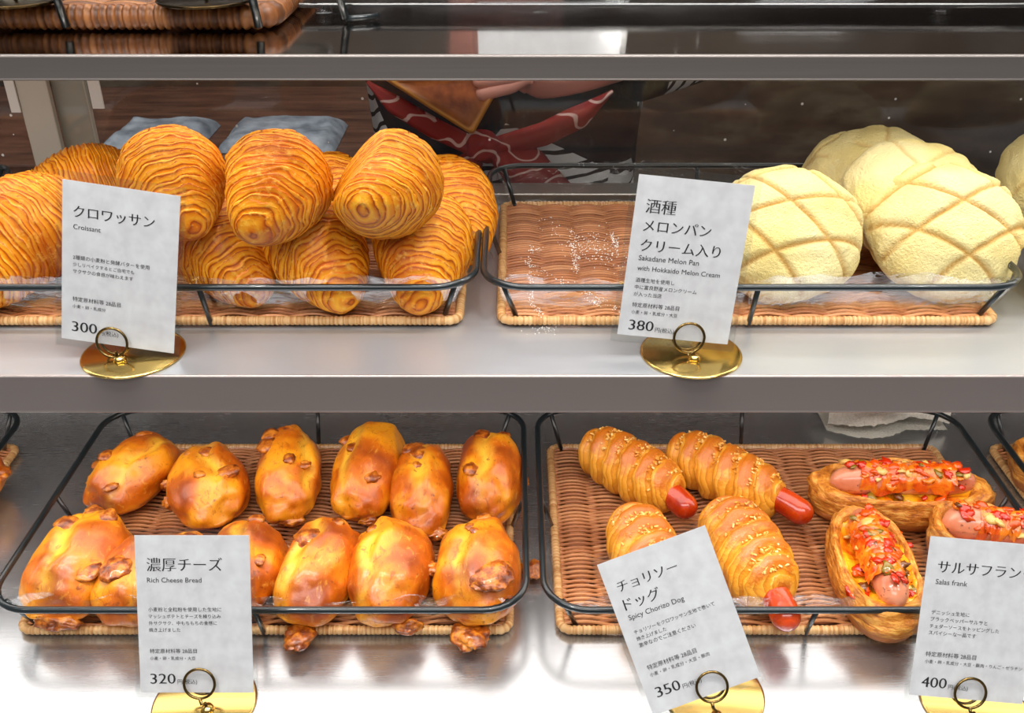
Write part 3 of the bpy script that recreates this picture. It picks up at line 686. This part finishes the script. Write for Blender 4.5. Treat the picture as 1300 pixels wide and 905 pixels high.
# ---------------------------------------------------------------- salsa sausage pastries
def salsa_bread(tail, head, wid, seed, label, lift=0, cover=1.0):
    zc = ZL+.008+lift; p0, p1 = atz(*tail, zc+.018), atz(*head, zc+.018)
    o = thing('salsa_bread', label, 'sausage bread', group='open pastries with sausage and salsa')
    yaw, L = axis_frame(o, p0, p1); o.rotation_euler = (0, 0, yaw); o.location.z = zc
    a, b, h = L/2, wid/2, .030
    nu, nv = 60, 72; rr = np.linspace(0, 1, nu)[:, None]; ph = np.linspace(0, 2*PI, nv, endpoint=False)[None, :]
    # profile: centre hollow -> raised rim -> outer wall -> bottom
    prof = [(0, .62), (.55, .62), (.70, .74), (.80, .95), (.88, 1.0), (.95, .92), (1.0, .70), (1.02, .45), (.97, .2), (.88, .0), (0, 0)]
    tt = np.linspace(0, len(prof)-1, nu); pr = np.interp(tt, range(len(prof)), [p[0] for p in prof]); pz = np.interp(tt, range(len(prof)), [p[1] for p in prof])
    cx = sg(np.cos(ph), .8); cy = sg(np.sin(ph), .72)
    X = pr[:, None]*b*cx; Y = pr[:, None]*a*cy; Z = pz[:, None]*h*np.ones_like(ph)
    n = fbm(np.stack([X*40, Y*40, Z*60], -1), seed); ro = np.clip(pr*1.6-.6, 0, 1)[:, None]
    k = 1+.07*n*ro; X, Y = X*k, Y*k; Z = Z*(1+.12*n*ro)
    mb = MB(); mb.grid(np.stack([X, Y, Z], -1), closed_v=True, base=np.where(tt > 7.5, 1, 0)[:, None]*np.ones_like(ph))
    mb.build('pastry_base', 'flaky_crust', o)
    # sauce pool with a wandering outline
    nu2 = 26; r2 = np.linspace(0, 1, nu2)[:, None]
    ed = .86+.10*fbm(np.stack([np.cos(ph)*2, np.sin(ph)*2, ph*0], -1), seed+8, 3)
    X = r2*b*cx*ed; Y = r2*a*cy*ed
    Z = h*(.72+.16*np.clip((r2-.6)*3, 0, 1)*np.ones_like(ph))+.0022*fbm(np.stack([X*90, Y*90, X*0], -1), seed+2); Z = Z-.003*np.clip(r2-.93, 0, 1)/.07
    mb = MB(); mb.grid(np.stack([X, Y, Z], -1), closed_v=True); mb.build('cheese_sauce', 'cheddar_sauce', o)
    rs = b*.41; Ls = a*.82; pts = []; rad = []
    for i in range(29):
        u = -1+2*i/28; y = Ls*math.sin(u*PI/2); pts.append((.0015*math.sin(3*u), -y, h*.78+rs*.55+.0015*math.cos(u*3)))
        c_ = max(0, 1-(abs(y)/Ls)**5.0); rad.append(max(.0003, rs*c_**.5))
    mb = MB(); mb.tube(pts, rad, 20); mb.build('sausage', 'frank_skin', o)
    ns, nk = 50, 22; yy = np.linspace(-.52, .52, ns)[:, None]; an = np.linspace(-1.45, 1.45, nk)[None, :]
    e = fbm(np.stack([yy*5+0*an, an*1.6+0*yy, 0*yy*an], -1), seed+21, 3); sp = np.clip(1.05+.45*e, .35, 1.3)
    A = an*sp; rr_ = rs*1.03+.0012+.0010*fbm(np.stack([yy*16+0*an, an*4+0*yy, 0*yy*an], -1), seed+5)
    P = np.stack([rr_*np.sin(A), a*yy*(1+.10*e)*cover+0*an, h*.78+rs*.55+rr_*np.cos(A)-.0022*np.clip((np.abs(an)-1.2)*4, 0, 1)], -1)
    mb = MB(); mb.grid(P, flip=True); mb.build('tomato_sauce', 'tomato_sauce', o)
    R = random.Random(seed*7+1); mb = MB()
    for i in range(int(95*cover)):
        y = R.uniform(-.66, .66)*a; x = R.gauss(0, .42)*b
        if abs(x) > b*.86: continue
        zz = h*.80; 
        if abs(x) < rs: zz = h*.78+rs*.55+math.sqrt(max(0, rs*rs-x*x))+.0008
        r_ = R.uniform(.0018, .0050)
        blob(mb, (x, y, zz), r_, R.randint(1, 9999), (1.2, .9, .5), 7, 9, amp=.5, rot=Euler((R.uniform(-.5, .5), R.uniform(-.5, .5), R.uniform(0, 3))).to_matrix(), strand=R.random())
    g = mb.build('salsa', 'salsa_bits', o); g['kind'] = 'stuff'; return o
salsa_bread((1255, 628), (1030, 622), .062, 1, 'salsa sausage pastry lying crosswise at the back of the right tray')
salsa_bread((1085, 655), (1138, 798), .060, 2, 'salsa sausage pastry pointing forward, left of the salsa price card')
salsa_bread((1178, 672), (1340, 700), .064, 3, 'salsa sausage pastry showing above the salsa price card', cover=.6)
# breads in the neighbouring trays cut by the picture edges
salsa_bread((1284, 584), (1410, 600), .06, 4, 'orange pastry end seen in the tray at the right picture edge', cover=.4)
B((-22, 580), (-58, 640), .05, .040, 31, .2, [], [(.95, .2, .02, .009, 1, 1.2, .5)], 'orange bread end poking in at the lower left picture edge')

# ---------------------------------------------------------------- price cards on gold holders
def tri_inside(p, poly):
    x, y = p; c = False; j = len(poly)-1
    for i in range(len(poly)):
        xi, yi = poly[i]; xj, yj = poly[j]
        if (yi > y) != (yj > y) and x < (xj-xi)*(y-yi)/(yj-yi+1e-12)+xi: c = not c
        j = i
    return c
def text_mesh(mb, s, x, y, size, width=None, thin=.016, z=0, wide=0):
    """lettering with thin horizontals (a Ming face look); x left, y baseline, metres; appended to mb in the card plane (x, z)"""
    cu = bpy.data.curves.new('t', 'FONT'); cu.body = s; cu.size = 1.0; cu.resolution_u = 3
    o = bpy.data.objects.new('t', cu); C.objects.link(o); bpy.context.view_layer.update()
    dg = bpy.context.evaluated_depsgraph_get()
    cv = o.to_curve(dg, apply_modifiers=False).copy()
    polys = [[(p.co.x, p.co.y) for p in sp.bezier_points] for sp in cv.splines]
    boxes = [(min(p[0] for p in q), max(p[0] for p in q), min(p[1] for p in q), max(p[1] for p in q)) for q in polys]
    for i, sp in enumerate(cv.splines):
        q = polys[i]; area_ = sum(q[k-1][0]*q[k][1]-q[k][0]*q[k-1][1] for k in range(len(q)))
        x0, y0 = q[0]; dep = 0
        for j, b_ in enumerate(boxes):
            if j != i and b_[0] < x0 < b_[1] and b_[2] < y0 < b_[3] and tri_inside(q[0], polys[j]): dep += 1
        sgn = (1 if area_ > 0 else -1)*(1 if dep % 2 == 0 else -1)
        nn = len(q); off = []
        for k in range(nn):
            tx = q[(k+1) % nn][0]-q[k-1][0]; ty = q[(k+1) % nn][1]-q[k-1][1]; l = math.hypot(tx, ty) or 1
            ny = -tx/l*sgn; nx = ty/l*sgn
            off.append((nx*wide, -ny*thin))
        for k, p in enumerate(sp.bezier_points):
            d = Vector((off[k][0], off[k][1], 0)); l_, r_, c_ = p.handle_left.copy(), p.handle_right.copy(), p.co.copy()
            p.handle_left_type = p.handle_right_type = 'FREE'
            p.co = c_+d; p.handle_left = l_+d; p.handle_right = r_+d
    cv.dimensions = '2D'; cv.fill_mode = 'BOTH'; cv.extrude = 0
    o2 = bpy.data.objects.new('t2', cv); C.objects.link(o2); bpy.context.view_layer.update()
    dg = bpy.context.evaluated_depsgraph_get(); me = bpy.data.meshes.new_from_object(o2.evaluated_get(dg))
    xs = [v.co.x for v in me.vertices]
    if xs:
        sx = sy = size
        if width: sx = width/(max(xs)-min(xs))
        if width and size is None: sy = sx
        mb.add([(x+(v.co.x-min(xs))*sx, z, y+v.co.y*sy) for v in me.vertices], [tuple(p.vertices) for p in me.polygons])
    bpy.data.objects.remove(o2); bpy.data.objects.remove(o); bpy.data.meshes.remove(me); bpy.data.curves.remove(cv)
PW, PH = .0725, .1035
def card(center, D, lean, roll, base_px, zs, ring_px, label, blabel, lines, sleeve=(.003, .006)):
    mm = .001
    o = thing('price_card', label, 'price card', group='paper price cards')
    c = att(center[0], center[1], D)
    Rm = Matrix.Rotation(math.radians(-lean), 3, 'X')@Matrix.Rotation(math.radians(roll), 3, 'Y')
    # object origin at the lower edge
    o.location = c+Rm@Vector((0, 0, -PH/2)); o.rotation_euler = Rm.to_euler()
    p = MB(); p.box(-PW/2, PW/2, -.0002, .0002, 0, PH); p.build('paper', 'card_paper', o, smooth=False)
    s = MB(); e, f = sleeve; s.box(-PW/2-e, PW/2+e, -.0012, -.0007, -f*.6, PH+f*.7); s.box(-PW/2-e, PW/2+e, .0007, .0012, -f*.6, PH+f*.7)
    s.build('clear_sleeve', 'acrylic', o, smooth=False)
    groups = {}
    for (kind, txt, y, size, width) in lines:
        x = {'price': 6.6, 'yen': 24.0}.get(kind, 7.0)
        mb = groups.setdefault({'yen': 'price'}.get(kind, kind), MB())
        text_mesh(mb, txt, -PW/2+x*mm, PH-y*mm, size*mm if size else None, width*mm if width else None, z=-.0004,
                  thin=.012 if kind in ('title', 'price') else .0, wide=.009 if kind in ('title', 'price') else 0)
    for k, mb in groups.items(): mb.build({'title': 'title_lettering', 'desc': 'description_lettering', 'price': 'price_lettering'}[k], 'ink', o, smooth=False)
    # holder: round gold plate, stem and a double wire ring that grips the card
    b = atz(base_px[0], base_px[1], zs); h = thing('card_holder', blabel, 'card holder', b, group='gold card holders')
    pl = MB(); n = 56; prof = [(0, 0), (.0325, 0), (.0335, .0006), (.0332, .0014), (.0318, .0018), (0, .0018)]
    P = np.array([[(r*math.cos(2*PI*k/n), r*math.sin(2*PI*k/n), zz) for k in range(n)] for r, zz in prof]); pl.grid(P, closed_v=True, flip=False)
    pl.build('base_plate', 'gold', h)
    # ring centre on the card plane just in front of it
    nrm = Rm@Vector((0, -1, 0)); d = ray(*ring_px); cam0 = Vector((0, 0, CAMZ)); ccen = c+nrm*.0032
    tt = (ccen-cam0).dot(nrm)/d.dot(nrm); rc = cam0+d*tt-b
    lean_m = Matrix.Rotation(math.radians(-lean), 3, 'X')
    ex, ez = lean_m@Vector((1, 0, 0)), lean_m@Vector((0, 0, 1)); rr = .0098
    for off in (0, 1):
        w = MB(); q = rc-nrm*.0064*off
        w.tube([q+ex*rr*math.cos(2*PI*k/40)+ez*rr*math.sin(2*PI*k/40) for k in range(40)], .0009, 8, closed=True)
        w.build('clip_ring', 'clip_wire', h)
    st = MB(); q = rc-ez*rr; st.tube([q, q-ez*.004+Vector((.001, 0, 0)), Vector((q.x+.003, q.y-.001, .008)), Vector((q.x+.004, q.y-.001, .0016))], .0011, 8)
    st.build('stem', 'clip_wire', h)
    ft = MB(); ft.tube([(q.x+.004, q.y-.001, .0016), (q.x+.004, q.y-.001, .0050)], [.0046, .0032], 16); ft.build('stem_foot', 'gold', h)
    return o
std = lambda t1, en, desc, al, pr, en_w, y0=21, ts=9.6: (
    [('title', t1, y0+1.6, None, len(t1)*ts)] + [('desc', en, y0+9.6, None, en_w)] +
    [('desc', s, 49.5+4.45*i, None, w) for i, (s, w) in enumerate(desc)] +
    [('desc', s, 77.0+4.6*i, None, w) for i, (s, w) in enumerate(al)] +
    [('price', pr, 97.5, 9.8, 16.2), ('yen', '円(税込)', 97.5, None, 12.5)])
Lc = std('クロワッサン', 'Croissant', [('2種類の小麦粉と発酵バターを使用', 48), ('少しリベイクするとご自宅でも', 38.5), ('サクサクの食感が味わえます', 38)],
         [('特定原材料等 28品目', 30.5), ('小麦・卵・乳成分', 21)], '300', 17, 20.5, 8.4)
card((152, 341), .615, 12, 8.4, (170, 449), ZM, (142, 435), 'croissant price card of 300 yen leaning to the right on the middle shelf',
     'round gold holder under the croissant price card', Lc, (.0034, .008))
Lm = ([('title', '酒種', 22.5, None, 19), ('title', 'メロンパン', 34.5, None, 43), ('title', 'クリーム入り', 47, None, 51),
       ('desc', 'Sakadane Melon Pan', 53.5, None, 38.5), ('desc', 'with Hokkaido Melon Cream', 60.0, None, 53)] +
      [('desc', s, 67.5+4.6*i, None, w) for i, (s, w) in enumerate((('酒種生地を使用し', 25), ('中に富良野産メロンクリーム', 40), ('が入った当店', 18)))] +
      [('desc', '特定原材料等 28品目', 84, None, 30.5), ('desc', '小麦・卵・乳成分・大豆', 88.6, None, 30), ('price', '380', 99.5, 9.8, 16.2), ('yen', '円(税込)', 99.5, None, 12.5)])
card((869, 332), .615, 12, 5.6, (877, 449), ZM, (875, 429), 'melon bread price card of 380 yen on the middle shelf',
     'round gold holder under the melon bread price card', Lm, (.0040, .0075))
Lk = std('濃厚チーズ', 'Rich Cheese Bread', [('小麦粉と全粒粉を使用した生地に', 46.5), ('マッシュポテトとチーズを練り込み', 46), ('外サクサク、中もちもちの食感に', 43.5), ('焼き上げました', 20)],
         [('特定原材料等 28品目', 30), ('小麦・卵・乳成分・大豆', 29)], '320', 34.5)
card((247, 780), .617, 24, 0, (260, 893), ZL, (253, 868), 'upright cheese bread price card of 320 yen in front of the cheese buns',
     'round gold holder under the cheese bread price card', Lk)
Lz = ([('title', 'チョリソー', 21, None, 40), ('title', 'ドッグ', 33.5, None, 24), ('desc', 'Spicy Chorizo Dog', 40.5, None, 37)] +
      [('desc', s, 50+4.5*i, None, w) for i, (s, w) in enumerate((('チョリソーをクロワッサン生地で巻いて', 54), ('焼き上げました', 20), ('激辛なのでご注意ください', 38)))] +
      [('desc', '特定原材料等 28品目', 74.5, None, 33), ('desc', '小麦・卵・乳成分・大豆・豚肉', 79.2, None, 40), ('price', '350', 93.5, 9.8, 16.2), ('yen', '円(税込)', 93.5, None, 12.5)])
card((862, 788), .613, 27, -20.5, (905, 880), ZL, (904, 872), 'chorizo bread price card of 350 yen tilted steeply to the left',
     'round gold holder under the tilted chorizo price card', Lz)
Ls = std('サルサフランク', 'Salas frank', [('デニッシュ生地に', 24), ('ブラックペッパーサルサと', 36), ('チェダーソースをトッピングした', 44), ('スパイシーな一品です', 30)],
         [('特定原材料等 28品目', 32), ('小麦・卵・乳成分・大豆・豚肉・りんご・ゼラチン', 62)], '400', 20, 20.5, 8.7)
card((1240, 788), .610, 24, 5.0, (1235, 893), ZL, (1232, 880), 'salsa frank price card of 400 yen at the lower right corner',
     'round gold holder under the salsa frank price card', Ls)

# ---------------------------------------------------------------- top shelf: thick wicker tray, acrylic board, cards
YF = .641
uw, ud = .2, .085
ur = aty(352, 30, YF).x
ut = thing('wicker_tray', 'dark wicker tray with thick wrapped edge on the top shelf', 'tray', (ur-uw, YF+ud, ZU+.0006), 'wicker bread trays with black wire rims')
um = weave(uw-.006, ud-.006, .0042, .03, .0018, .0026); um.build('wicker_mat', 'dark_wicker', ut).location = (0, 0, .004)
border(uw-.006, ud-.006, .0082, .0050, .0084, .014).build('border', 'dark_wicker', ut)
rimm = MB(); rimm.tube(round_rect(uw+.006, ud+.006, .03, .046, 8), .0024, 8, closed=True); rimm.build('rim', 'black_wire', ut)
for px in (77, 323):
    q = aty(px, 20, YF-.004); x = q.x-(ur-uw); u = MB(); u.tube([(x+.002, -ud-.004, .004), (x-.002, -ud-.006, .046)], .0028, 7); u.build('upright', 'black_wire', ut)
for px, lab in ((20, 'dark bronze card holder plate at the top left corner of the picture'), (262, 'dark bronze card holder plate on the thick wicker tray, right of the wire upright')):
    q = atz(px, 1, ZU+.019); h = thing('card_holder', lab, 'card holder', q, 'bronze card holders')
    pl = MB(); n = 48; P = np.array([[(r*math.cos(2*PI*k/n), r*math.sin(2*PI*k/n), zz) for k in range(n)] for r, zz in ((0, 0), (.030, 0), (.031, .0012), (.0295, .002), (0, .002))]); pl.grid(P, closed_v=True)
    pl.build('base_plate', 'bronze', h)
    st = MB(); st.tube([(0, .0, .002), (0, .002, .028)], .0013, 8); st.build('stem', 'clip_wire', h)
    rg = MB(); rg.tube([(.01*math.cos(2*PI*k/30), .002, .038+.01*math.sin(2*PI*k/30)) for k in range(30)], .0009, 7, closed=True); rg.build('clip_ring', 'clip_wire', h)
a_ = aty(372, 22, .70); b_ = aty(1300, 12, .70)
bd = MB(); bd.box(a_.x+.006, .62, .692, .83, ZU+.0062, ZU+.0092); o = bd.build('acrylic_board', 'acrylic_board', smooth=False, bevel=.0008)
tag(o, 'translucent grey acrylic board lying along the top shelf', 'board')
for x in (a_.x+.02, .02, .3, .56):
    for y in (.71, .81):
        ft = MB(); ft.tube([(x, y, ZU+.0002), (x, y, ZU+.0064)], .006, 14); ft.build('board_foot', 'acrylic', o)
for (x0, x1, lab, txt, cx) in ((598, 800, 'white card standing at the top edge of the picture above the pastry', None, 0), (968, 1128, 'white card lying at the top edge of the picture near the right end', '10', .22)):
    p0 = aty(x0, 5, .705); p1 = aty(x1, 5, .705); w_ = p1.x-p0.x
    o = thing('price_card', lab, 'price card', ((p0.x+p1.x)/2, .712, ZU+.0094), 'white cards on the top shelf', (math.radians(-24 if x0 < 700 else -76), 0, 0))
    p = MB(); p.box(-w_/2+.004, w_/2-.004, -.0002, .0002, .003, .09); p.build('paper', 'card_paper', o, smooth=False)
    p = MB(); p.box(-w_/2, w_/2, -.0012, -.0007, 0, .094); p.build('clear_sleeve', 'acrylic', o, smooth=False)
    if txt:
        g = MB(); text_mesh(g, txt, -w_/2+.016, .0065, .009, None, z=-.0004); g.build('price_lettering', 'ink', o, smooth=False)
# wire frame of a second tray on the top shelf
wt = thing('wire_rack', 'black wire rack leg standing on the acrylic board left end', 'rack', (aty(440, 42, .67).x, .672, ZU), None)
w = MB(); w.tube([(0, 0, .003), (-.012, 0, .06)], .0026, 7); w.build('upright', 'black_wire', wt)
w = MB(); w.tube([(0, 0, .003), (.012, .004, .0032), (.020, .010, .0032)], .002, 7); w.build('base_wire', 'black_wire', wt)

# ---------------------------------------------------------------- towel at the back of the lower shelf
tw = MB(); nu, nv = 60, 26; R = random.Random(4)
p0 = atz(1058, 548, ZL+.01); p1 = atz(1215, 548, ZL+.01)
X = np.linspace(p0.x, p1.x, nu)[:, None]*np.ones((1, nv)); q = np.linspace(0, 1, nu)[:, None]; vv = np.linspace(0, 1, nv)[None, :]
front = .731+.014*(1-np.sin(PI*np.clip(q*1.5, 0, 1)))+.002*np.array([R.random() for _ in range(nu)])[:, None]
Y = front+(.80-front)*vv; Z = ZL+.034+.008*np.sin(PI*q)*np.ones_like(vv)-.026*(1-np.minimum(1, vv*6))**2+.0012*fbm(np.stack([X*200, Y*200, X*0], -1), 3)
tw.grid(np.stack([X, Y, Z], -1), flip=False); tw.grid(np.stack([X, Y, Z*0+ZL+.0006], -1), flip=True)
tag(tw.build('towel', 'towel'), 'white fuzzy towel folded behind the tray of sausage breads', 'towel')

# ---------------------------------------------------------------- behind the glass: counter with covered trays
ct = thing('back_counter', 'dark wooden counter behind the glass at the left', 'counter', (-.62, 1.55, 0))
m = MB(); m.box(-.62, .40, -.18, .22, 0, 1.03); m.build('counter_body', 'counter_wood', ct, smooth=False, bevel=.003)
m = MB(); m.box(-.64, .42, -.20, .24, 1.03, 1.05); m.build('counter_top', 'counter_wood', ct, smooth=False, bevel=.003)
for x0, x1, lab, sd in ((128, 250, 'grey blue covered tray on the back counter, left of the gap', 1), (276, 425, 'grey blue covered tray on the back counter, right of the gap', 2)):
    pa, pb = aty(x0, 165, 1.42), aty(x1, 165, 1.42); mb = MB(); nu, nv = 40, 20
    X = np.linspace(pa.x, pb.x, nu)[:, None]*np.ones((1, nv)); vv = np.linspace(0, 1, nv)[None, :]*np.ones((nu, 1))
    Y = 1.40+.14*vv; e = np.minimum(np.minimum(vv*7, (1-vv)*7), np.minimum(np.linspace(0, 1, nu), 1-np.linspace(0, 1, nu))[:, None]*9); e = np.clip(e, 0, 1)
    Z = 1.051+.020*e**.5*(1+.25*fbm(np.stack([X*18, Y*18, X*0], -1), sd))
    mb.grid(np.stack([X, Y, Z], -1)); mb.grid(np.stack([X, Y, X*0+1.0508], -1), flip=True)
    tag(mb.build('covered_tray', 'grey_blue_cloth'), lab, 'covered tray')

# ---------------------------------------------------------------- shop assistant behind the glass
px0, py0 = -.006, 1.075
pe = thing('person', 'person in navy striped coat with red scarf, holding a pastry behind the glass', 'person', (px0, py0, 0))
V = []; E = []; RAD = []
def sv_(p, r, parent=None):
    V.append(p); RAD.append(r if isinstance(r, tuple) else (r, r))
    if parent is not None: E.append((parent, len(V)-1))
    return len(V)-1
pel = sv_((0, 0, .93), (.125, .095)); wai = sv_((0, 0, 1.06), (.115, .09), pel); che = sv_((0, 0, 1.22), (.13, .095), wai); uch = sv_((0, .005, 1.34), (.115, .085), che)
nec = sv_((0, .005, 1.43), .048, uch); hd0 = sv_((0, -.012, 1.50), (.065, .075), nec); hd1 = sv_((0, -.008, 1.565), (.072, .088), hd0); hd2 = sv_((0, .0, 1.63), (.06, .07), hd1)
no0 = sv_((0, -.088, 1.545), .013, hd1); no1 = sv_((0, -.104, 1.532), .009, no0)
for sx in (-1, 1):
    sv_((sx*.080, .0, 1.55), .014, hd1)
    h0 = sv_((sx*.085, 0, .90), .08, pel); k0 = sv_((sx*.095, -.01, .50), .055, h0); c0 = sv_((sx*.097, .01, .32), .05, k0); a0 = sv_((sx*.10, .02, .09), .036, c0); sv_((sx*.105, -.13, .035), .032, a0)
loc = lambda w: (w.x-px0, w.y-py0, w.z)
wr = aty(718, 92, .945); pa = aty(690, 98, .935)
for sx in (-1, 1):
    s0 = sv_((sx*.155, .01, 1.365), .052, uch)
    e0 = sv_((sx*.27, -.03, 1.335), .042, s0)
    if sx > 0:
        w0 = sv_(loc(wr), .026, e0); p0_ = sv_(loc(pa), (.030, .018), w0)
        chains = [((672, 96), (640, 98), (598, 104)), ((672, 103), (636, 111), (603, 122)), ((676, 92), (645, 90), (608, 92)), ((680, 88), (655, 84), (625, 84))]
        th_ = [((672, 110), (655, 96), (640, 90))]
    else:
        w0 = sv_((-.10, -.115, 1.335), .026, e0); p0_ = sv_((-.065, -.125, 1.325), (.030, .018), w0)
        for k in range(4):
            f0 = sv_((-.035, -.135, 1.345-.017*k), .0085, p0_); f1 = sv_((-.010, -.145, 1.345-.018*k), .008, f0); sv_((.008, -.135, 1.343-.018*k), .007, f1)
        f0 = sv_((-.055, -.15, 1.35), .010, p0_); sv_((-.03, -.16, 1.352), .009, f0)
        continue
    for k, ch in enumerate(chains):
        last = p0_
        for i, q in enumerate(ch):
            last = sv_(loc(aty(q[0], q[1], .930-.006*i+(.004 if k > 1 else 0))), (.0092, .0085, .0074)[i], last)
    last = p0_
    for i, q in enumerate(th_[0]): last = sv_(loc(aty(q[0], q[1], .955)), (.011, .010, .008)[i], last)
bm = bpy.data.meshes.new('body'); bm.from_pydata(V, E, []); bm.materials.append(M['skin'])
bo = link('body', bm, pe)
sk = bo.modifiers.new('skin', 'SKIN'); sk.use_smooth_shade = True
lay = bm.skin_vertices[0] if bm.skin_vertices else None
if lay is None:
    bm.attributes.new if False else None
if not bm.skin_vertices:
    bpy.context.view_layer.objects.active = bo
    bpy.ops.mesh.customdata_skin_add()
for i, r in enumerate(RAD): bm.skin_vertices[0].data[i].radius = r
for i in range(len(V)): bm.skin_vertices[0].data[i].use_root = (i == 0)
ss = bo.modifiers.new('sub', 'SUBSURF'); ss.levels = 2; ss.render_levels = 2
# coat
rings = [(.82, .165, .125), (.95, .158, .118), (1.06, .140, .110), (1.20, .148, .112), (1.32, .160, .108), (1.38, .150, .095), (1.42, .09, .07), (1.435, .06, .058)]
zz = np.linspace(0, len(rings)-1, 60); rz = np.interp(zz, range(len(rings)), [r[0] for r in rings]); rx = np.interp(zz, range(len(rings)), [r[1] for r in rings]); ry = np.interp(zz, range(len(rings)), [r[2] for r in rings])
ph = np.linspace(0, 2*PI, 72, endpoint=False)
X = rx[:, None]*sg(np.cos(ph), .85)[None]; Y = ry[:, None]*sg(np.sin(ph), .85)[None]; Z = rz[:, None]*np.ones((1, 72))
fo = fbm(np.stack([X*14, Y*14, Z*7], -1), 5, 2)*.006
m = MB(); m.grid(np.stack([X*(1+fo*4), Y*(1+fo*4), Z], -1), closed_v=True); coat = m.build('coat', 'striped_cloth', pe)
for sx in (-1, 1):
    m = MB(); e = Vector((sx*.27, -.03, 1.335)); w_ = Vector(loc(wr)) if sx > 0 else Vector((-.10, -.115, 1.335))
    s0 = Vector((sx*.12, .01, 1.36)); pts = [s0.lerp(e, k/8) for k in range(8)]+[e.lerp(w_, k/8*.72) for k in range(9)]
    m.tube(pts, [.072-.0012*i for i in range(17)], 22); m.build('sleeve', 'striped_cloth', coat)
for sx in (-1, 1):
    m = MB(); m.tube([(sx*.085, 0, .93), (sx*.088, 0, .7), (sx*.096, -.005, .45), (sx*.10, .01, .12)], [.10, .088, .07, .06], 20); m.build('trouser_leg', 'trousers', pe)
m = MB(); D = sphere_dirs(20, 24); P = D*np.array([.088, .105, .105])+np.array([0, .012, 1.595]); P[..., 2] = np.where((P[..., 1] < -.05), np.maximum(P[..., 2], 1.615), P[..., 2]); m.grid(P, closed_v=True, flip=True); m.build('hair', 'hair', pe)
# red scarf: two pointed ears, a knot and two hanging ends
def ribbon(mb, ctr, wid, Y0, seed, thick=.006, bulge=.012):
    n = len(ctr); k = 60; tt = np.linspace(0, n-1, k); cx = np.interp(tt, range(n), [c[0] for c in ctr]); cy = np.interp(tt, range(n), [c[1] for c in ctr]); ww = np.interp(tt, range(n), wid)
    nv = 14; P = np.zeros((k, nv, 3))
    for i in range(k):
        a_ = aty(cx[max(i-1, 0)], cy[max(i-1, 0)], Y0); b_ = aty(cx[min(i+1, k-1)], cy[min(i+1, k-1)], Y0); c_ = aty(cx[i], cy[i], Y0)
        d = (b_-a_).normalized(); nn = Vector((-d.z, 0, d.x)); half = ww[i]/2*Y0/FPX*1.04
        for j in range(nv):
            an = 2*PI*j/nv; fold = .25*math.sin(3*an+seed)
            q = c_+nn*half*math.cos(an)+Vector((0, (-bulge*min(1, half/.012) if math.sin(an) > 0 else thick)*abs(math.sin(an))*(1+fold), 0)); P[i, j] = loc(q)
    mb.grid(P, closed_v=True)
sc = MB(); ribbon(sc, [(466, 104), (500, 132), (550, 162), (605, 188)], [4, 24, 26, 24], .935, 1)
ribbon(sc, [(778, 116), (735, 148), (690, 170), (625, 188)], [3, 30, 30, 26], .935, 2); scarf = sc.build('scarf', 'red_print', pe)
kn = MB(); q = aty(614, 186, .930); blob(kn, loc(q), .017, 5, (1.1, .8, 1.0), 16, 18, .25); kn.build('knot', 'red_print', scarf)
for ctr, wd in (([(608, 192), (592, 215), (580, 262)], [14, 46, 70]), ([(622, 192), (665, 215), (690, 262)], [16, 66, 96])):
    e = MB(); ribbon(e, ctr, wd, .935, 3, bulge=.016); e.build('scarf_end', 'red_print', scarf)
# triangular pastry in the hand
def tri_pastry():
    mb = MB(); cs_ = [aty(486, 100, .925), aty(645, 92, .935), aty(600, 172, .915)]
    c0 = sum(cs_, Vector())/3; cent = c0
    n = 90; out = []
    for k in range(3):
        for i in range(30): out.append(cs_[k].lerp(cs_[(k+1) % 3], i/30))
    sm = out
    for _ in range(3): sm = [(sm[i-1]+sm[i]*2+sm[(i+1) % n])/4 for i in range(n)]
    nrm = (cs_[1]-cs_[0]).cross(cs_[2]-cs_[0]).normalized()
    if nrm.y > 0: nrm = -nrm
    prof = [(0, .010), (.45, .010), (.80, .009), (.88, .0115), (.95, .010), (1.0, .003), (1.0, -.004), (.92, -.009), (0, -.010)]
    P = np.array([[tuple(cent+(q-cent)*r+nrm*z*1.0) for q in sm] for r, z in prof])
    P = P-np.array(cent); edge = np.array([[max(0, min(1, (r-.78)/.1)) for _ in sm] for r, z in prof])
    mb.grid(P, closed_v=True, edge=edge); return mb, cent
t = NT('caramel_pastry'); n = t.noise(90, 4, .6, t.obj()); c = t.ramp(n, [(.35, lin(128, 56, 18)), (.65, lin(172, 92, 40))])
t.col(t.mix(t.attr('edge'), c, lin(214, 148, 64))); t.set(Roughness=.4); t.bump(n, .4, .002); M['caramel_pastry'] = t.m
mb, cen = tri_pastry(); o = mb.build('triangle_pastry', 'caramel_pastry'); o.location = cen
tag(o, 'brown triangular pastry with golden edge in the hand behind the glass', 'pastry')
